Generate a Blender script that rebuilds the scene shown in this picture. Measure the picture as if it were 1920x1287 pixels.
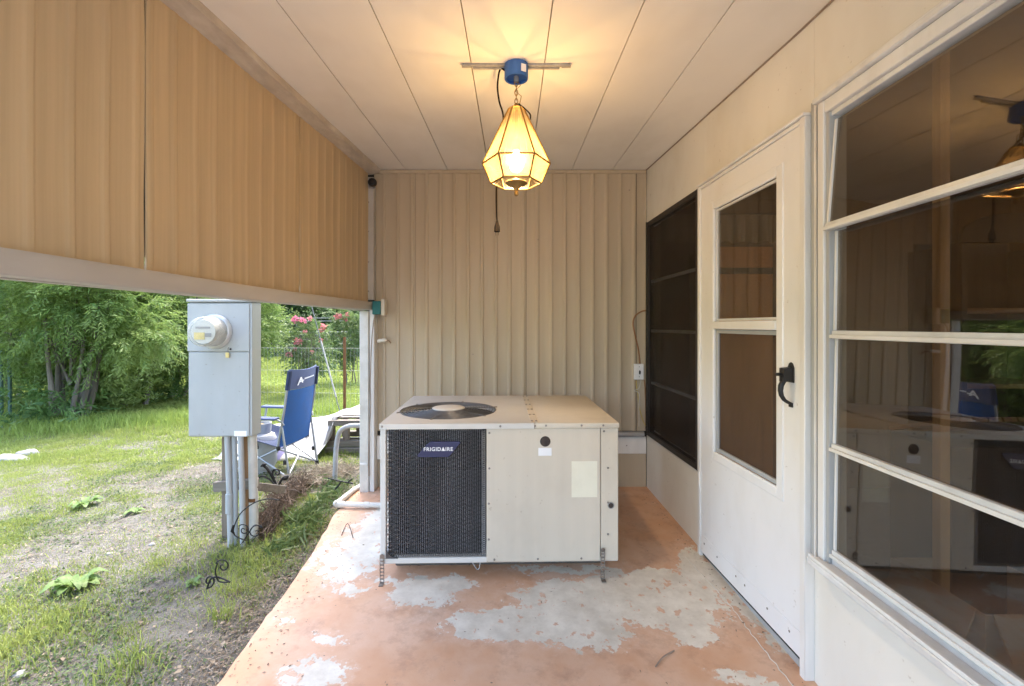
import bpy, bmesh, math, random
import numpy as np
from mathutils import Matrix, Vector, Quaternion

# ---------------------------------------------------------------- scene, camera, light
for o in list(bpy.data.objects):
    bpy.data.objects.remove(o)
scene = bpy.context.scene
COL = scene.collection
R = math.radians
CAM_H = 1.24
FPX = 900.0

cam_data = bpy.data.cameras.new('camera')
cam_data.sensor_width = 36.0
cam_data.lens = 36.0 * FPX / 1920.0
cam_data.shift_y = -(643.5 - 611.0) / 1920.0
cam_data.clip_start = 0.02
cam_data.clip_end = 2000.0
cam = bpy.data.objects.new('camera', cam_data)
COL.objects.link(cam)
cam.location = (0, 0, CAM_H)
cam.rotation_euler = (R(90), 0, 0)
scene.camera = cam

SUN_EL, SUN_AZ = 66.0, 5.0          # azimuth measured from +Y towards +X
world = bpy.data.worlds.new('World')
scene.world = world
world.use_nodes = True
wn = world.node_tree
wn.nodes.clear()
sky = wn.nodes.new('ShaderNodeTexSky')
sky.sky_type = 'NISHITA'
sky.sun_disc = False
sky.sun_elevation = R(SUN_EL)
sky.sun_rotation = R(SUN_AZ)
sky.dust_density = 3.0
sky.ozone_density = 0.6
bg = wn.nodes.new('ShaderNodeBackground')
bg.inputs['Strength'].default_value = 0.15
wo = wn.nodes.new('ShaderNodeOutputWorld')
wn.links.new(sky.outputs[0], bg.inputs[0])
wn.links.new(bg.outputs[0], wo.inputs[0])

sun_data = bpy.data.lights.new('sun', 'SUN')
sun_data.energy = 0.8
sun_data.angle = R(24)
sun_data.color = (1.0, 0.96, 0.88)
sun = bpy.data.objects.new('sun', sun_data)
COL.objects.link(sun)
sd = Vector((math.sin(R(SUN_AZ)) * math.cos(R(SUN_EL)), math.cos(R(SUN_AZ)) * math.cos(R(SUN_EL)), math.sin(R(SUN_EL))))
sun.rotation_euler = (-sd).to_track_quat('-Z', 'Y').to_euler()
sun.location = (0, 0, 30)

vs = scene.view_settings
vs.view_transform = 'Standard'
vs.look = 'None'
vs.exposure = 2.95
vs.gamma = 1.0
vs.use_curve_mapping = False
LAMP_POWER = 18.0

scene.render.engine = 'CYCLES'
cy = scene.cycles
cy.use_denoising = True
cy.max_bounces = 6
cy.diffuse_bounces = 4
cy.glossy_bounces = 3
cy.transmission_bounces = 4
cy.transparent_max_bounces = 10
cy.use_adaptive_sampling = True
cy.adaptive_threshold = 0.02
cy.sample_clamp_indirect = 6.0
cy.caustics_reflective = False
cy.caustics_refractive = False

# ---------------------------------------------------------------- helpers
rng = np.random.default_rng(7)
random.seed(7)
WORLD = {}

def P(px, py, d):
    return ((px - 960.0) / FPX * d, d, CAM_H + (611.0 - py) / FPX * d)

def floor_z(y):
    return -0.0355 * (3.7 - y)

def ceil_z(y):
    return 2.44 - 0.0355 * (3.7 - y)

def XR(y):                                   # face of the house wall
    return float(np.interp(y, [-3, 1.70, 1.84, 2.74, 3.72, 4.2], [1.115, 1.115, 1.112, 1.075, 1.036, 1.017]))

def XL(y):                                   # face of the hanging left fascia
    return -1.07 - 0.0385 * (3.7 - y)

def tag(o, label=None, cat=None, group=None, kind=None):
    if label: o['label'] = label
    if cat: o['category'] = cat
    if group: o['group'] = group
    if kind: o['kind'] = kind
    return o

def thing(name, loc, label, cat, group=None, rz=0.0):
    o = bpy.data.objects.new(name, None)
    o.empty_display_size = 0.1
    COL.objects.link(o)
    o.location = loc
    o.rotation_euler = (0, 0, rz)
    WORLD[o.name] = Matrix.Translation(Vector(loc)) @ Matrix.Rotation(rz, 4, 'Z')
    return tag(o, label, cat, group)

def link(name, me, parent=None, world=None):
    o = bpy.data.objects.new(name, me)
    COL.objects.link(o)
    mw = world if world is not None else Matrix.Identity(4)
    o.matrix_basis = mw
    if parent is not None:
        o.parent = parent
        o.matrix_parent_inverse = WORLD[parent.name].inverted()
    WORLD[o.name] = mw
    return o

class MB:
    """collects shapes in one mesh; world coordinates (or local ones with a matrix xf)"""
    def __init__(self, xf=None):
        self.v = []; self.f = []; self.xf = xf
    def add(self, vs_, fs_):
        n = len(self.v)
        self.v += [tuple(map(float, p)) for p in vs_]
        self.f += [tuple(i + n for i in f) for f in fs_]
        return self
    def box(self, x0, x1, y0, y1, z0, z1):
        x0, x1 = min(x0, x1), max(x0, x1); y0, y1 = min(y0, y1), max(y0, y1); z0, z1 = min(z0, z1), max(z0, z1)
        return self.add([(x0,y0,z0),(x1,y0,z0),(x1,y1,z0),(x0,y1,z0),(x0,y0,z1),(x1,y0,z1),(x1,y1,z1),(x0,y1,z1)],
                        [(0,3,2,1),(4,5,6,7),(0,1,5,4),(1,2,6,5),(2,3,7,6),(3,0,4,7)])
    def obox(self, c, ax, ay, az):           # oriented box: centre and three half-axis vectors
        c, ax, ay, az = map(Vector, (c, ax, ay, az))
        p = [c + sx*ax + sy*ay + sz*az for sz in (-1,1) for sx, sy in ((-1,-1),(1,-1),(1,1),(-1,1))]
        return self.add(p, [(0,3,2,1),(4,5,6,7),(0,1,5,4),(1,2,6,5),(2,3,7,6),(3,0,4,7)])
    def beam(self, a, b, w, h, up=(0,0,1)):
        a, b = Vector(a), Vector(b)
        d = (b - a); L = d.length; d.normalize()
        up = Vector(up)
        s = d.cross(up)
        if s.length < 1e-4: s = d.cross(Vector((1,0,0)))
        s.normalize(); u = s.cross(d)
        return self.obox((a+b)/2, d*(L/2), s*(w/2), u*(h/2))
    def tube(self, pts, r, n=8, caps=True):
        pts = [Vector(p) for p in pts]
        rs = r if hasattr(r, '__len__') else [r]*len(pts)
        t0 = (pts[1]-pts[0]).normalized()
        a = t0.cross(Vector((0,0,1)))
        if a.length < 1e-3: a = t0.cross(Vector((1,0,0)))
        a.normalize()
        base = len(self.v); prev = t0
        vs_ = []; fs_ = []
        for i, p in enumerate(pts):
            t = (pts[min(i+1, len(pts)-1)] - pts[max(i-1, 0)])
            t = t.normalized() if t.length > 1e-9 else prev
            ax = prev.cross(t)
            if ax.length > 1e-6:
                a = Quaternion(ax.normalized(), prev.angle(t)) @ a
            a = (a - t*a.dot(t)).normalized()
            b = t.cross(a); prev = t
            for k in range(n):
                q = 2*math.pi*k/n
                vs_.append(p + (a*math.cos(q) + b*math.sin(q))*rs[i])
        for i in range(len(pts)-1):
            for k in range(n):
                k2 = (k+1) % n
                fs_.append((i*n+k, i*n+k2, (i+1)*n+k2, (i+1)*n+k))
        if caps:
            fs_.append(tuple(range(n-1, -1, -1)))
            fs_.append(tuple((len(pts)-1)*n + k for k in range(n)))
        return self.add(vs_, fs_)
    def lathe(self, prof, n=24, c=(0,0,0), axis='z', close=True):
        vs_ = []; fs_ = []
        m = len(prof)
        for r_, z_ in prof:
            for k in range(n):
                q = 2*math.pi*k/n
                x, y = r_*math.cos(q), r_*math.sin(q)
                if axis == 'z': p = (x, y, z_)
                elif axis == 'y': p = (x, z_, y)
                else: p = (z_, x, y)
                vs_.append((p[0]+c[0], p[1]+c[1], p[2]+c[2]))
        for i in range(m-1):
            for k in range(n):
                k2 = (k+1) % n
                fs_.append((i*n+k, i*n+k2, (i+1)*n+k2, (i+1)*n+k))
        if close:
            fs_.append(tuple(range(n-1, -1, -1)))
            fs_.append(tuple((m-1)*n + k for k in range(n)))
        return self.add(vs_, fs_)
    def prism(self, pts, ext):               # pts: 3-D polygon, ext: extrusion vector
        n = len(pts); e = Vector(ext)
        a = [Vector(p) for p in pts]; b = [p + e for p in a]
        fs_ = [tuple(range(n-1, -1, -1)), tuple(range(n, 2*n))]
        fs_ += [(i, (i+1) % n, n+(i+1) % n, n+i) for i in range(n)]
        return self.add(a+b, fs_)
    def ring(self, c, R_, r, n=32, m=6, axis='z'):
        pts = []
        for i in range(n):
            q = 2*math.pi*i/n
            for k in range(m):
                w = 2*math.pi*k/m
                rr = R_ + r*math.cos(w)
                x, y, z = rr*math.cos(q), rr*math.sin(q), r*math.sin(w)
                if axis == 'y': x, y, z = x, z, y
                elif axis == 'x': x, y, z = z, x, y
                pts.append((c[0]+x, c[1]+y, c[2]+z))
        fs_ = [(i*m+k, ((i+1) % n)*m+k, ((i+1) % n)*m+(k+1) % m, i*m+(k+1) % m) for i in range(n) for k in range(m)]
        return self.add(pts, fs_)
    def build(self, name, mat, parent=None, bevel=0.0, smooth=True, seg=1, kind=None, fix=True, angle=35):
        V = np.array(self.v, dtype=float)
        if self.xf is not None:
            M = np.array(self.xf)
            V = V @ M[:3, :3].T + M[:3, 3]
        lo, hi = V.min(0), V.max(0)
        org = np.array([(lo[0]+hi[0])/2, (lo[1]+hi[1])/2, lo[2]])
        V = V - org
        me = bpy.data.meshes.new(name)
        me.from_pydata([tuple(p) for p in V], [], self.f)
        if bevel > 0 or fix:
            bm = bmesh.new(); bm.from_mesh(me)
            bmesh.ops.recalc_face_normals(bm, faces=bm.faces)
            if bevel > 0:
                es = [e for e in bm.edges if len(e.link_faces) == 2 and e.calc_face_angle(0) > R(30)]
                bmesh.ops.bevel(bm, geom=es, offset=bevel, segments=seg, affect='EDGES', clamp_overlap=True, profile=0.5)
            bm.to_mesh(me); bm.free()
        if smooth:
            me.polygons.foreach_set('use_smooth', [True]*len(me.polygons))
            me.set_sharp_from_angle(angle=R(angle))
        me.materials.append(mat)
        me.update()
        o = link(name, me, parent, Matrix.Translation(Vector(org)))
        if kind: o['kind'] = kind
        return o

def np_mesh(name, V, quads=None, tris=None, mat=None, parent=None, smooth=False, kind=None):
    V = np.asarray(V, dtype=np.float32)
    lo, hi = V.min(0), V.max(0)
    org = np.array([(lo[0]+hi[0])/2, (lo[1]+hi[1])/2, lo[2]], dtype=np.float32)
    me = bpy.data.meshes.new(name)
    me.vertices.add(len(V)); me.vertices.foreach_set('co', (V - org).ravel())
    loops = []; starts = []; n = 0
    for fa, k in ((quads, 4), (tris, 3)):
        if fa is None or len(fa) == 0: continue
        fa = np.asarray(fa, dtype=np.int32)
        loops.append(fa.ravel()); starts.append(n + np.arange(len(fa))*k); n += fa.size
    loops = np.concatenate(loops); starts = np.concatenate(starts).astype(np.int32)
    me.loops.add(len(loops)); me.loops.foreach_set('vertex_index', loops)
    me.polygons.add(len(starts)); me.polygons.foreach_set('loop_start', starts)
    if smooth: me.polygons.foreach_set('use_smooth', np.ones(len(starts), dtype=bool))
    me.update(calc_edges=True)
    me.validate()
    if mat: me.materials.append(mat)
    o = link(name, me, parent, Matrix.Translation(Vector([float(x) for x in org])))
    if kind: o['kind'] = kind
    return o

def vnoise(x, y, seed=0):
    """smooth value noise in [0,1]"""
    x = np.asarray(x, float); y = np.asarray(y, float)
    xi = np.floor(x).astype(np.int64); yi = np.floor(y).astype(np.int64)
    fx = x - xi; fy = y - yi
    fx = fx*fx*(3-2*fx); fy = fy*fy*(3-2*fy)
    def h(a, b):
        n = (a*374761393 + b*668265263 + seed*982451653) & 0x7fffffff
        n = (n ^ (n >> 13)) * 1274126177 & 0x7fffffff
        return ((n ^ (n >> 16)) & 0xffff) / 65535.0
    return (h(xi,yi)*(1-fx)+h(xi+1,yi)*fx)*(1-fy) + (h(xi,yi+1)*(1-fx)+h(xi+1,yi+1)*fx)*fy

def fbm(x, y, seed=0, oct=3):
    s = 0; a = 0.5; t = 0
    for i in range(oct):
        s = s + a*vnoise(x*2**i, y*2**i, seed+i); t += a; a *= 0.5
    return s/t

def ground_z(x, y):
    x = np.asarray(x, float); y = np.asarray(y, float)
    z = -0.085 - 0.03*np.clip(3.7 - y, 0, 5)
    amp = np.clip(1.2 - np.hypot(x, y)/40, 0.0, 1)
    return z + amp*(0.05*(fbm(x*0.9, y*0.9, 3)-0.5) + 0.02*(fbm(x*5, y*5, 9)-0.5))

def GP(px, py, dz=0.0):
    """point on the yard seen at a pixel"""
    d = 4.0
    for _ in range(20):
        z = float(ground_z((px-960)/FPX*d, d))
        d = 0.5*d + 0.5*(CAM_H - z)*FPX/(py-611.0)
    x = (px-960)/FPX*d
    return Vector((x, d, float(ground_z(x, d)) + dz))

# ---------------------------------------------------------------- materials
class NT:
    def __init__(self, name):
        self.m = bpy.data.materials.new(name)
        self.m.use_nodes = True
        self.t = self.m.node_tree
        self.t.nodes.clear()
        self.out = self.t.nodes.new('ShaderNodeOutputMaterial')
    def n(self, typ, **kw):
        nd = self.t.nodes.new('ShaderNode' + typ)
        for k, v in kw.items():
            setattr(nd, k, v)
        return nd
    def set(self, sock, v):
        if hasattr(v, 'is_output') or isinstance(v, bpy.types.NodeSocket):
            self.t.links.new(v, sock)
        else:
            if hasattr(sock, 'default_value') and not isinstance(v, (int, float)) and len(v) == 3 and sock.type == 'RGBA':
                v = (*v, 1)
            sock.default_value = v
    def math(self, op, a, b=0.0, c=None, clamp=False):
        nd = self.n('Math', operation=op, use_clamp=clamp)
        self.set(nd.inputs[0], a); self.set(nd.inputs[1], b)
        if c is not None: self.set(nd.inputs[2], c)
        return nd.outputs[0]
    def mix(self, f, a, b, blend='MIX'):
        nd = self.n('Mix', data_type='RGBA', blend_type=blend)
        self.set(nd.inputs[0], f); self.set(nd.inputs[6], a); self.set(nd.inputs[7], b)
        return nd.outputs[2]
    def ramp(self, v, lo, hi, a=0.0, b=1.0):
        nd = self.n('MapRange', clamp=True)
        self.set(nd.inputs[0], v)
        nd.inputs[1].default_value = lo; nd.inputs[2].default_value = hi
        nd.inputs[3].default_value = a; nd.inputs[4].default_value = b
        return nd.outputs[0]
    def pos(self, scale=(1,1,1), loc=(0,0,0), rot=(0,0,0), obj=False):
        g = self.n('TexCoord').outputs['Object'] if obj else self.n('NewGeometry').outputs['Position']
        mp = self.n('Mapping')
        self.set(mp.inputs[0], g)
        mp.inputs['Location'].default_value = loc
        mp.inputs['Rotation'].default_value = rot
        mp.inputs['Scale'].default_value = scale
        return mp.outputs[0]
    def noise(self, vec, scale=5, detail=4, rough=0.55, dist=0.0, out=0):
        nd = self.n('TexNoise')
        self.set(nd.inputs['Vector'], vec)
        nd.inputs['Scale'].default_value = scale
        nd.inputs['Detail'].default_value = detail
        nd.inputs['Roughness'].default_value = rough
        nd.inputs['Distortion'].default_value = dist
        return nd.outputs[out]
    def bump(self, h, strength=0.2, dist=0.01):
        nd = self.n('Bump')
        nd.inputs['Strength'].default_value = strength
        nd.inputs['Distance'].default_value = dist
        self.set(nd.inputs['Height'], h)
        return nd.outputs[0]
    def bsdf(self, col, rough=0.5, metal=0.0, spec=0.5, normal=None, **kw):
        nd = self.n('BsdfPrincipled')
        self.set(nd.inputs['Base Color'], col)
        self.set(nd.inputs['Roughness'], rough)
        self.set(nd.inputs['Metallic'], metal)
        nd.inputs['Specular IOR Level'].default_value = spec
        if normal is not None: self.set(nd.inputs['Normal'], normal)
        for k, v in kw.items(): self.set(nd.inputs[k], v)
        return nd.outputs[0]
    def done(self, sh):
        self.t.links.new(sh, self.out.inputs[0])
        return self.m

def sc(c, k):
    return tuple(min(1.0, x*k) for x in c)

def surf(name, col, rough=0.5, var=0.10, scale=4.0, stretch=(1,1,1), bump=0.12, bscale=60.0, metal=0.0, spec=0.4,
         dirt=None, dirt_amt=0.4, dirt_scale=1.6, speck=None, streak=0.0, streak_scale=30):
    """painted / weathered surface: mottled colour, patchy dirt, fine relief"""
    t = NT(name)
    p = t.pos(stretch)
    n1 = t.noise(p, scale, 3, 0.6)
    c = t.mix(t.ramp(n1, 0.3, 0.7), sc(col, 1-var), sc(col, 1+var*0.6))
    n2 = t.noise(t.pos(stretch, (3.1, 7.7, 1.3)), dirt_scale, 4, 0.65) if dirt is not None else None
    if dirt is not None:
        c = t.mix(t.ramp(n2, 0.48, 0.78, 0, dirt_amt), c, dirt)
    if speck is not None:
        n3 = t.noise(t.pos((1,1,1), (5,2,8)), 42, 2, 0.5)
        c = t.mix(t.ramp(n3, 0.71, 0.76, 0, 0.45), c, speck)
    if streak > 0:
        n4 = t.noise(t.pos((1,1,0.025), (8,3,1)), streak_scale, 3, 0.65)
        c = t.mix(t.ramp(n4, 0.35, 0.72, 0, streak), c, sc(col, 0.62))
    fine = t.noise(t.pos(), bscale, 2, 0.6)
    r = t.ramp(n1, 0.2, 0.8, max(0.02, rough-0.1), min(1, rough+0.12))
    return t.done(t.bsdf(c, r, metal, spec, t.bump(fine, bump, 0.004)))

def leaf_mat(name, c1, c2, c3=None, trans=0.35, rough=0.5):
    t = NT(name)
    isl = t.n('NewGeometry').outputs['Random Per Island']
    big = t.noise(t.pos(), 1.1, 3, 0.5)
    c = t.mix(isl, c1, c2)
    if c3 is not None:
        c = t.mix(t.ramp(big, 0.42, 0.62, 0, 0.75), c, c3)
    d = t.bsdf(c, rough, 0, 0.35)
    tr = t.n('BsdfTranslucent')
    t.set(tr.inputs[0], t.mix(0.5, c, sc(c2, 1.3), 'MIX'))
    mx = t.n('MixShader'); mx.inputs[0].default_value = trans
    t.t.links.new(d, mx.inputs[1]); t.t.links.new(tr.outputs[0], mx.inputs[2])
    return t.done(mx.outputs[0])

def wood_mat(name, c1, c2, axis='z', scale=14, rough=0.6, bump=0.25):
    t = NT(name)
    st = {'z': (1,1,0.06), 'x': (0.06,1,1), 'y': (1,0.06,1)}[axis]
    p = t.pos(st)
    n1 = t.noise(p, scale, 6, 0.65, 0.6)
    n2 = t.noise(p, scale*5, 4, 0.6)
    c = t.mix(t.ramp(n1, 0.32, 0.68), c1, c2)
    c = t.mix(t.ramp(n2, 0.45, 0.75, 0, 0.45), c, sc(c1, 0.55))
    return t.done(t.bsdf(c, rough, 0, 0.3, t.bump(n2, bump, 0.004)))

def glass_mat(name, tint, f0=0.05, rough=0.0, dust=0.0):
    t = NT(name)
    lw = t.n('LayerWeight'); lw.inputs[0].default_value = 0.5
    f = t.math('POWER', lw.outputs['Facing'], 5.0)
    f = t.math('MULTIPLY_ADD', f, 1.0-f0, f0)
    tr = t.n('BsdfTransparent'); t.set(tr.inputs[0], tint)
    gl = t.n('BsdfGlossy'); t.set(gl.inputs[0], (1,1,1)); gl.inputs['Roughness'].default_value = rough
    wav = t.noise(t.pos(), 2.2, 2, 0.5)
    t.set(gl.inputs['Normal'], t.bump(wav, 0.05, 0.01))
    mx = t.n('MixShader'); t.set(mx.inputs[0], f)
    t.t.links.new(tr.outputs[0], mx.inputs[1]); t.t.links.new(gl.outputs[0], mx.inputs[2])
    if dust > 0:
        df = t.n('BsdfDiffuse'); t.set(df.inputs[0], (0.45,0.42,0.38))
        sp = t.noise(t.pos(), 70, 3, 0.7)
        m2 = t.n('MixShader'); t.set(m2.inputs[0], t.math('ADD', t.ramp(sp, 0.76, 0.80, 0, 0.5), dust))
        t.t.links.new(mx.outputs[0], m2.inputs[1]); t.t.links.new(df.outputs[0], m2.inputs[2])
        return t.done(m2.outputs[0])
    return t.done(mx.outputs[0])

def veil_mat(name, col, alpha):
    """insect-screen cloth: woven threads too fine to see, so partly see-through"""
    t = NT(name)
    n1 = t.noise(t.pos((1,1,0.4)), 3, 5, 0.6)
    d = t.bsdf(t.mix(t.ramp(n1, 0.35, 0.7), sc(col, 0.75), sc(col, 1.2)), 0.75, 0, 0.25)
    tr = t.n('BsdfTransparent')
    mx = t.n('MixShader'); mx.inputs[0].default_value = alpha
    t.t.links.new(tr.outputs[0], mx.inputs[1]); t.t.links.new(d, mx.inputs[2])
    return t.done(mx.outputs[0])

M = {}
M['siding'] = surf('ribbed_siding_paint', (0.50,0.415,0.30), 0.5, 0.07, 2.2, (1,1,0.12), 0.05, 90, dirt=(0.38,0.30,0.20), dirt_amt=0.4, dirt_scale=2.5, streak=0.22, streak_scale=14)
M['fascia'] = surf('fascia_panel_paint', (0.57,0.435,0.27), 0.48, 0.10, 3.2, (1,1,0.07), 0.05, 90, dirt=(0.45,0.33,0.19), dirt_amt=0.4, dirt_scale=3.5, streak=0.5, streak_scale=26)
M['rail'] = surf('weathered_rail_paint', (0.50,0.475,0.44), 0.6, 0.12, 6, (1,0.3,1), 0.2, 50, dirt=(0.36,0.33,0.29), dirt_amt=0.5)
M['beam'] = surf('beam_paint', (0.50,0.44,0.37), 0.7, 0.16, 22, (1,0.35,1), 0.8, 38, dirt=(0.72,0.68,0.62), dirt_amt=0.6, dirt_scale=14)
M['ceiling'] = surf('ceiling_panel_paint', (0.84,0.81,0.76), 0.6, 0.05, 1.4, (1,0.5,1), 0.06, 70, dirt=(0.64,0.59,0.51), dirt_amt=0.55, dirt_scale=1.6)
M['cream_wall'] = surf('cream_wall_paint', (0.79,0.76,0.69), 0.55, 0.05, 2.0, (1,1,0.5), 0.08, 120, dirt=(0.58,0.51,0.40), dirt_amt=0.5, dirt_scale=1.6, speck=(0.42,0.36,0.28))
M['white'] = surf('white_door_paint', (0.83,0.825,0.82), 0.38, 0.05, 2.0, (1,1,0.5), 0.04, 80, dirt=(0.62,0.58,0.52), dirt_amt=0.4, dirt_scale=2.6, speck=(0.45,0.41,0.36))
M['white_trim'] = surf('white_trim_paint', (0.78,0.765,0.735), 0.45, 0.08, 7, (1,1,0.2), 0.1, 60, dirt=(0.52,0.48,0.42), dirt_amt=0.4, dirt_scale=5)
M['alu'] = surf('dull_aluminium', (0.76,0.76,0.75), 0.42, 0.10, 9, (1,1,0.3), 0.06, 90, metal=0.15, dirt=(0.42,0.40,0.37), dirt_amt=0.5, dirt_scale=6)
M['alu_grey'] = surf('grey_aluminium', (0.43,0.44,0.44), 0.5, 0.08, 5, (1,1,0.2), 0.05, 90, metal=0.1, dirt=(0.40,0.39,0.37), dirt_amt=0.3)
M['dark_frame'] = surf('dark_bronze_frame', (0.030,0.024,0.020), 0.5, 0.2, 8, bump=0.1)
M['screen'] = veil_mat('dark_screen_cloth', (0.035,0.026,0.021), 0.5)
M['door_screen'] = veil_mat('door_screen_cloth', (0.12,0.075,0.05), 0.5)
M['glass'] = glass_mat('window_glass', (0.68,0.60,0.50), 0.085, 0.0, 0.006)
M['black'] = surf('black_handle_paint', (0.018,0.017,0.017), 0.42, 0.2, 20)
M['rubber'] = surf('dark_seal', (0.03,0.028,0.025), 0.8, 0.2, 20)
M['ac'] = surf('appliance_enamel', (0.64,0.57,0.465), 0.45, 0.05, 1.8, (1,1,0.6), 0.03, 200, dirt=(0.46,0.39,0.30), dirt_amt=0.5, dirt_scale=2.8, speck=(0.36,0.27,0.19), streak=0.14, streak_scale=16)
M['ac_light'] = surf('trim_and_skylit_lid_enamel', (0.64,0.615,0.57), 0.45, 0.06, 3, (1,1,0.6), 0.03, 200, dirt=(0.47,0.43,0.37), dirt_amt=0.35, dirt_scale=3)
M['coil_dark'] = surf('coil_black', (0.022,0.022,0.023), 0.6, 0.3, 20, bump=0.3)
M['coil_fin'] = surf('coil_fin_metal', (0.20,0.195,0.20), 0.5, 0.6, 7, (1,1,0.15), metal=0.1)
M['grille_wire'] = surf('grille_wire_grey', (0.17,0.165,0.165), 0.4, 0.2, 30, metal=0.2)
M['wire'] = surf('guard_wire_black', (0.075,0.073,0.075), 0.38, 0.2, 30, metal=0.2)
M['wire_light'] = surf('guard_wire_grey', (0.42,0.41,0.40), 0.4, 0.2, 30, metal=0.6)
M['galv'] = surf('galvanised_steel', (0.36,0.36,0.36), 0.5, 0.25, 40, metal=0.3, bump=0.05, dirt=(0.25,0.18,0.12), dirt_amt=0.3, dirt_scale=20)
M['screw'] = surf('screw_metal', (0.30,0.27,0.24), 0.4, 0.3, 60, metal=0.8)
M['badge'] = surf('badge_blue_plastic', (0.025,0.028,0.085), 0.35, 0.1, 10)
M['white_print'] = surf('white_print', (0.85,0.85,0.86), 0.5, 0.03, 10, bump=0.0)
M['grey_print'] = surf('grey_print', (0.35,0.34,0.33), 0.6, 0.1, 10, bump=0.0)
M['label_cream'] = surf('aged_cream_label', (0.80,0.76,0.61), 0.5, 0.06, 6, dirt=(0.62,0.52,0.36), dirt_amt=0.35, dirt_scale=9)
M['dark_dot'] = surf('dark_plug_rubber', (0.055,0.040,0.034), 0.7, 0.3, 60, bump=0.3)
M['concrete'] = surf('raw_concrete', (0.46,0.445,0.42), 0.85, 0.2, 12, bump=0.5, bscale=40, dirt=(0.20,0.17,0.14), dirt_amt=0.5)
M['pad'] = surf('contact_shade_pad_concrete', (0.12,0.105,0.09), 0.9, 0.3, 14, bump=0.6, bscale=40)  # contact shade under the unit is put into this darker colour
M['meter_box'] = surf('grey_powder_coat', (0.41,0.422,0.42), 0.42, 0.04, 1.6, (1,1,0.5), 0.04, 200, dirt=(0.33,0.31,0.28), dirt_amt=0.4, dirt_scale=3.0, speck=(0.25,0.22,0.18), streak=0.12, streak_scale=18)
M['meter_ring'] = surf('meter_ring_metal', (0.60,0.60,0.60), 0.35, 0.08, 12, metal=0.5)
M['meter_plastic'] = surf('meter_plastic', (0.62,0.61,0.57), 0.4, 0.06, 12)
M['yellow_tag'] = surf('yellow_tag', (0.75,0.60,0.25), 0.5, 0.12, 30)
M['conduit'] = surf('grey_conduit_pvc', (0.42,0.43,0.43), 0.45, 0.06, 6, (1,1,0.3), 0.05, 80, dirt=(0.36,0.32,0.27), dirt_amt=0.45, dirt_scale=5)
M['pipe_grey'] = surf('painted_grey_pipe', (0.36,0.36,0.36), 0.5, 0.12, 12, dirt=(0.26,0.22,0.18), dirt_amt=0.5, dirt_scale=8)
M['pvc'] = surf('dirty_white_pvc', (0.62,0.60,0.55), 0.45, 0.1, 9, dirt=(0.40,0.35,0.28), dirt_amt=0.5, dirt_scale=9)
M['old_wood'] = wood_mat('weathered_wood', (0.13,0.10,0.075), (0.25,0.20,0.155), 'z')
M['old_wood_y'] = wood_mat('weathered_plank', (0.14,0.115,0.09), (0.30,0.26,0.21), 'x')
M['brown_post'] = wood_mat('brown_stained_wood', (0.19,0.095,0.04), (0.30,0.16,0.07), 'z')
M['iron'] = surf('black_wrought_iron', (0.020,0.019,0.018), 0.55, 0.3, 30, bump=0.3, metal=0.4)
M['tank'] = surf('white_tank_paint', (0.42,0.42,0.41), 0.45, 0.08, 6, dirt=(0.33,0.29,0.24), dirt_amt=0.45, dirt_scale=7)
M['teal'] = surf('teal_plastic', (0.02,0.16,0.17), 0.45, 0.1, 20)
M['ivory'] = surf('ivory_porcelain', (0.68,0.63,0.53), 0.35, 0.06, 20)
M['cable_brown'] = surf('brown_cable', (0.30,0.14,0.055), 0.5, 0.15, 30)
M['cable_grey'] = surf('dusty_cable', (0.30,0.23,0.18), 0.6, 0.15, 30)
M['cable_yellow'] = surf('yellow_cable', (0.55,0.42,0.12), 0.5, 0.15, 30)
M['cable_white'] = surf('white_cable', (0.62,0.58,0.50), 0.5, 0.15, 30)
M['cord'] = surf('dark_brown_cord', (0.010,0.007,0.005), 0.9, 0.15, 30, spec=0.1)
M['blue_box'] = surf('blue_box_plastic', (0.04,0.14,0.42), 0.42, 0.08, 20, dirt=(0.10,0.14,0.22), dirt_amt=0.3)
M['brass'] = surf('aged_brass', (0.36,0.24,0.09), 0.38, 0.2, 30, metal=0.9, bump=0.1)
M['fabric_blue'] = surf('blue_fabric', (0.018,0.085,0.26), 0.8, 0.12, 9, bump=0.35, bscale=300)
M['fabric_navy'] = surf('navy_fabric', (0.030,0.042,0.085), 0.85, 0.12, 9, bump=0.35, bscale=300)
M['fabric_head'] = surf('slate_blue_fabric', (0.085,0.105,0.19), 0.85, 0.10, 9, bump=0.35, bscale=300)
M['chair_tube'] = surf('grey_chair_tube', (0.33,0.34,0.35), 0.4, 0.1, 20, metal=0.6)
M['tarp'] = surf('white_tarp', (0.42,0.41,0.395), 0.6, 0.08, 4, bump=0.3, bscale=14, dirt=(0.40,0.36,0.31), dirt_amt=0.4, dirt_scale=4)
M['lavender'] = surf('lavender_plastic', (0.36,0.32,0.56), 0.45, 0.06, 8)
M['rust'] = surf('rusty_steel', (0.17,0.075,0.025), 0.8, 0.3, 20, bump=0.5)
M['green_pipe'] = surf('green_pipe_paint', (0.07,0.13,0.10), 0.45, 0.15, 14)
M['bark'] = surf('grey_bark', (0.17,0.14,0.11), 0.9, 0.35, 9, (1,1,0.25), 0.9, 30, dirt=(0.30,0.28,0.25), dirt_amt=0.6, dirt_scale=6)
M['stone'] = surf('pale_stone', (0.30,0.29,0.27), 0.85, 0.15, 14, bump=0.5, bscale=40)
M['dead'] = leaf_mat('dead_brown_fronds', (0.060,0.041,0.028), (0.145,0.105,0.072), (0.10,0.066,0.046), 0.15, 0.8)
M['straw'] = leaf_mat('dry_straw', (0.18,0.145,0.10), (0.33,0.28,0.21), None, 0.15, 0.8)
M['litter'] = leaf_mat('leaf_litter_colours', (0.10,0.07,0.045), (0.36,0.29,0.21), None, 0.1, 0.85)
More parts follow.
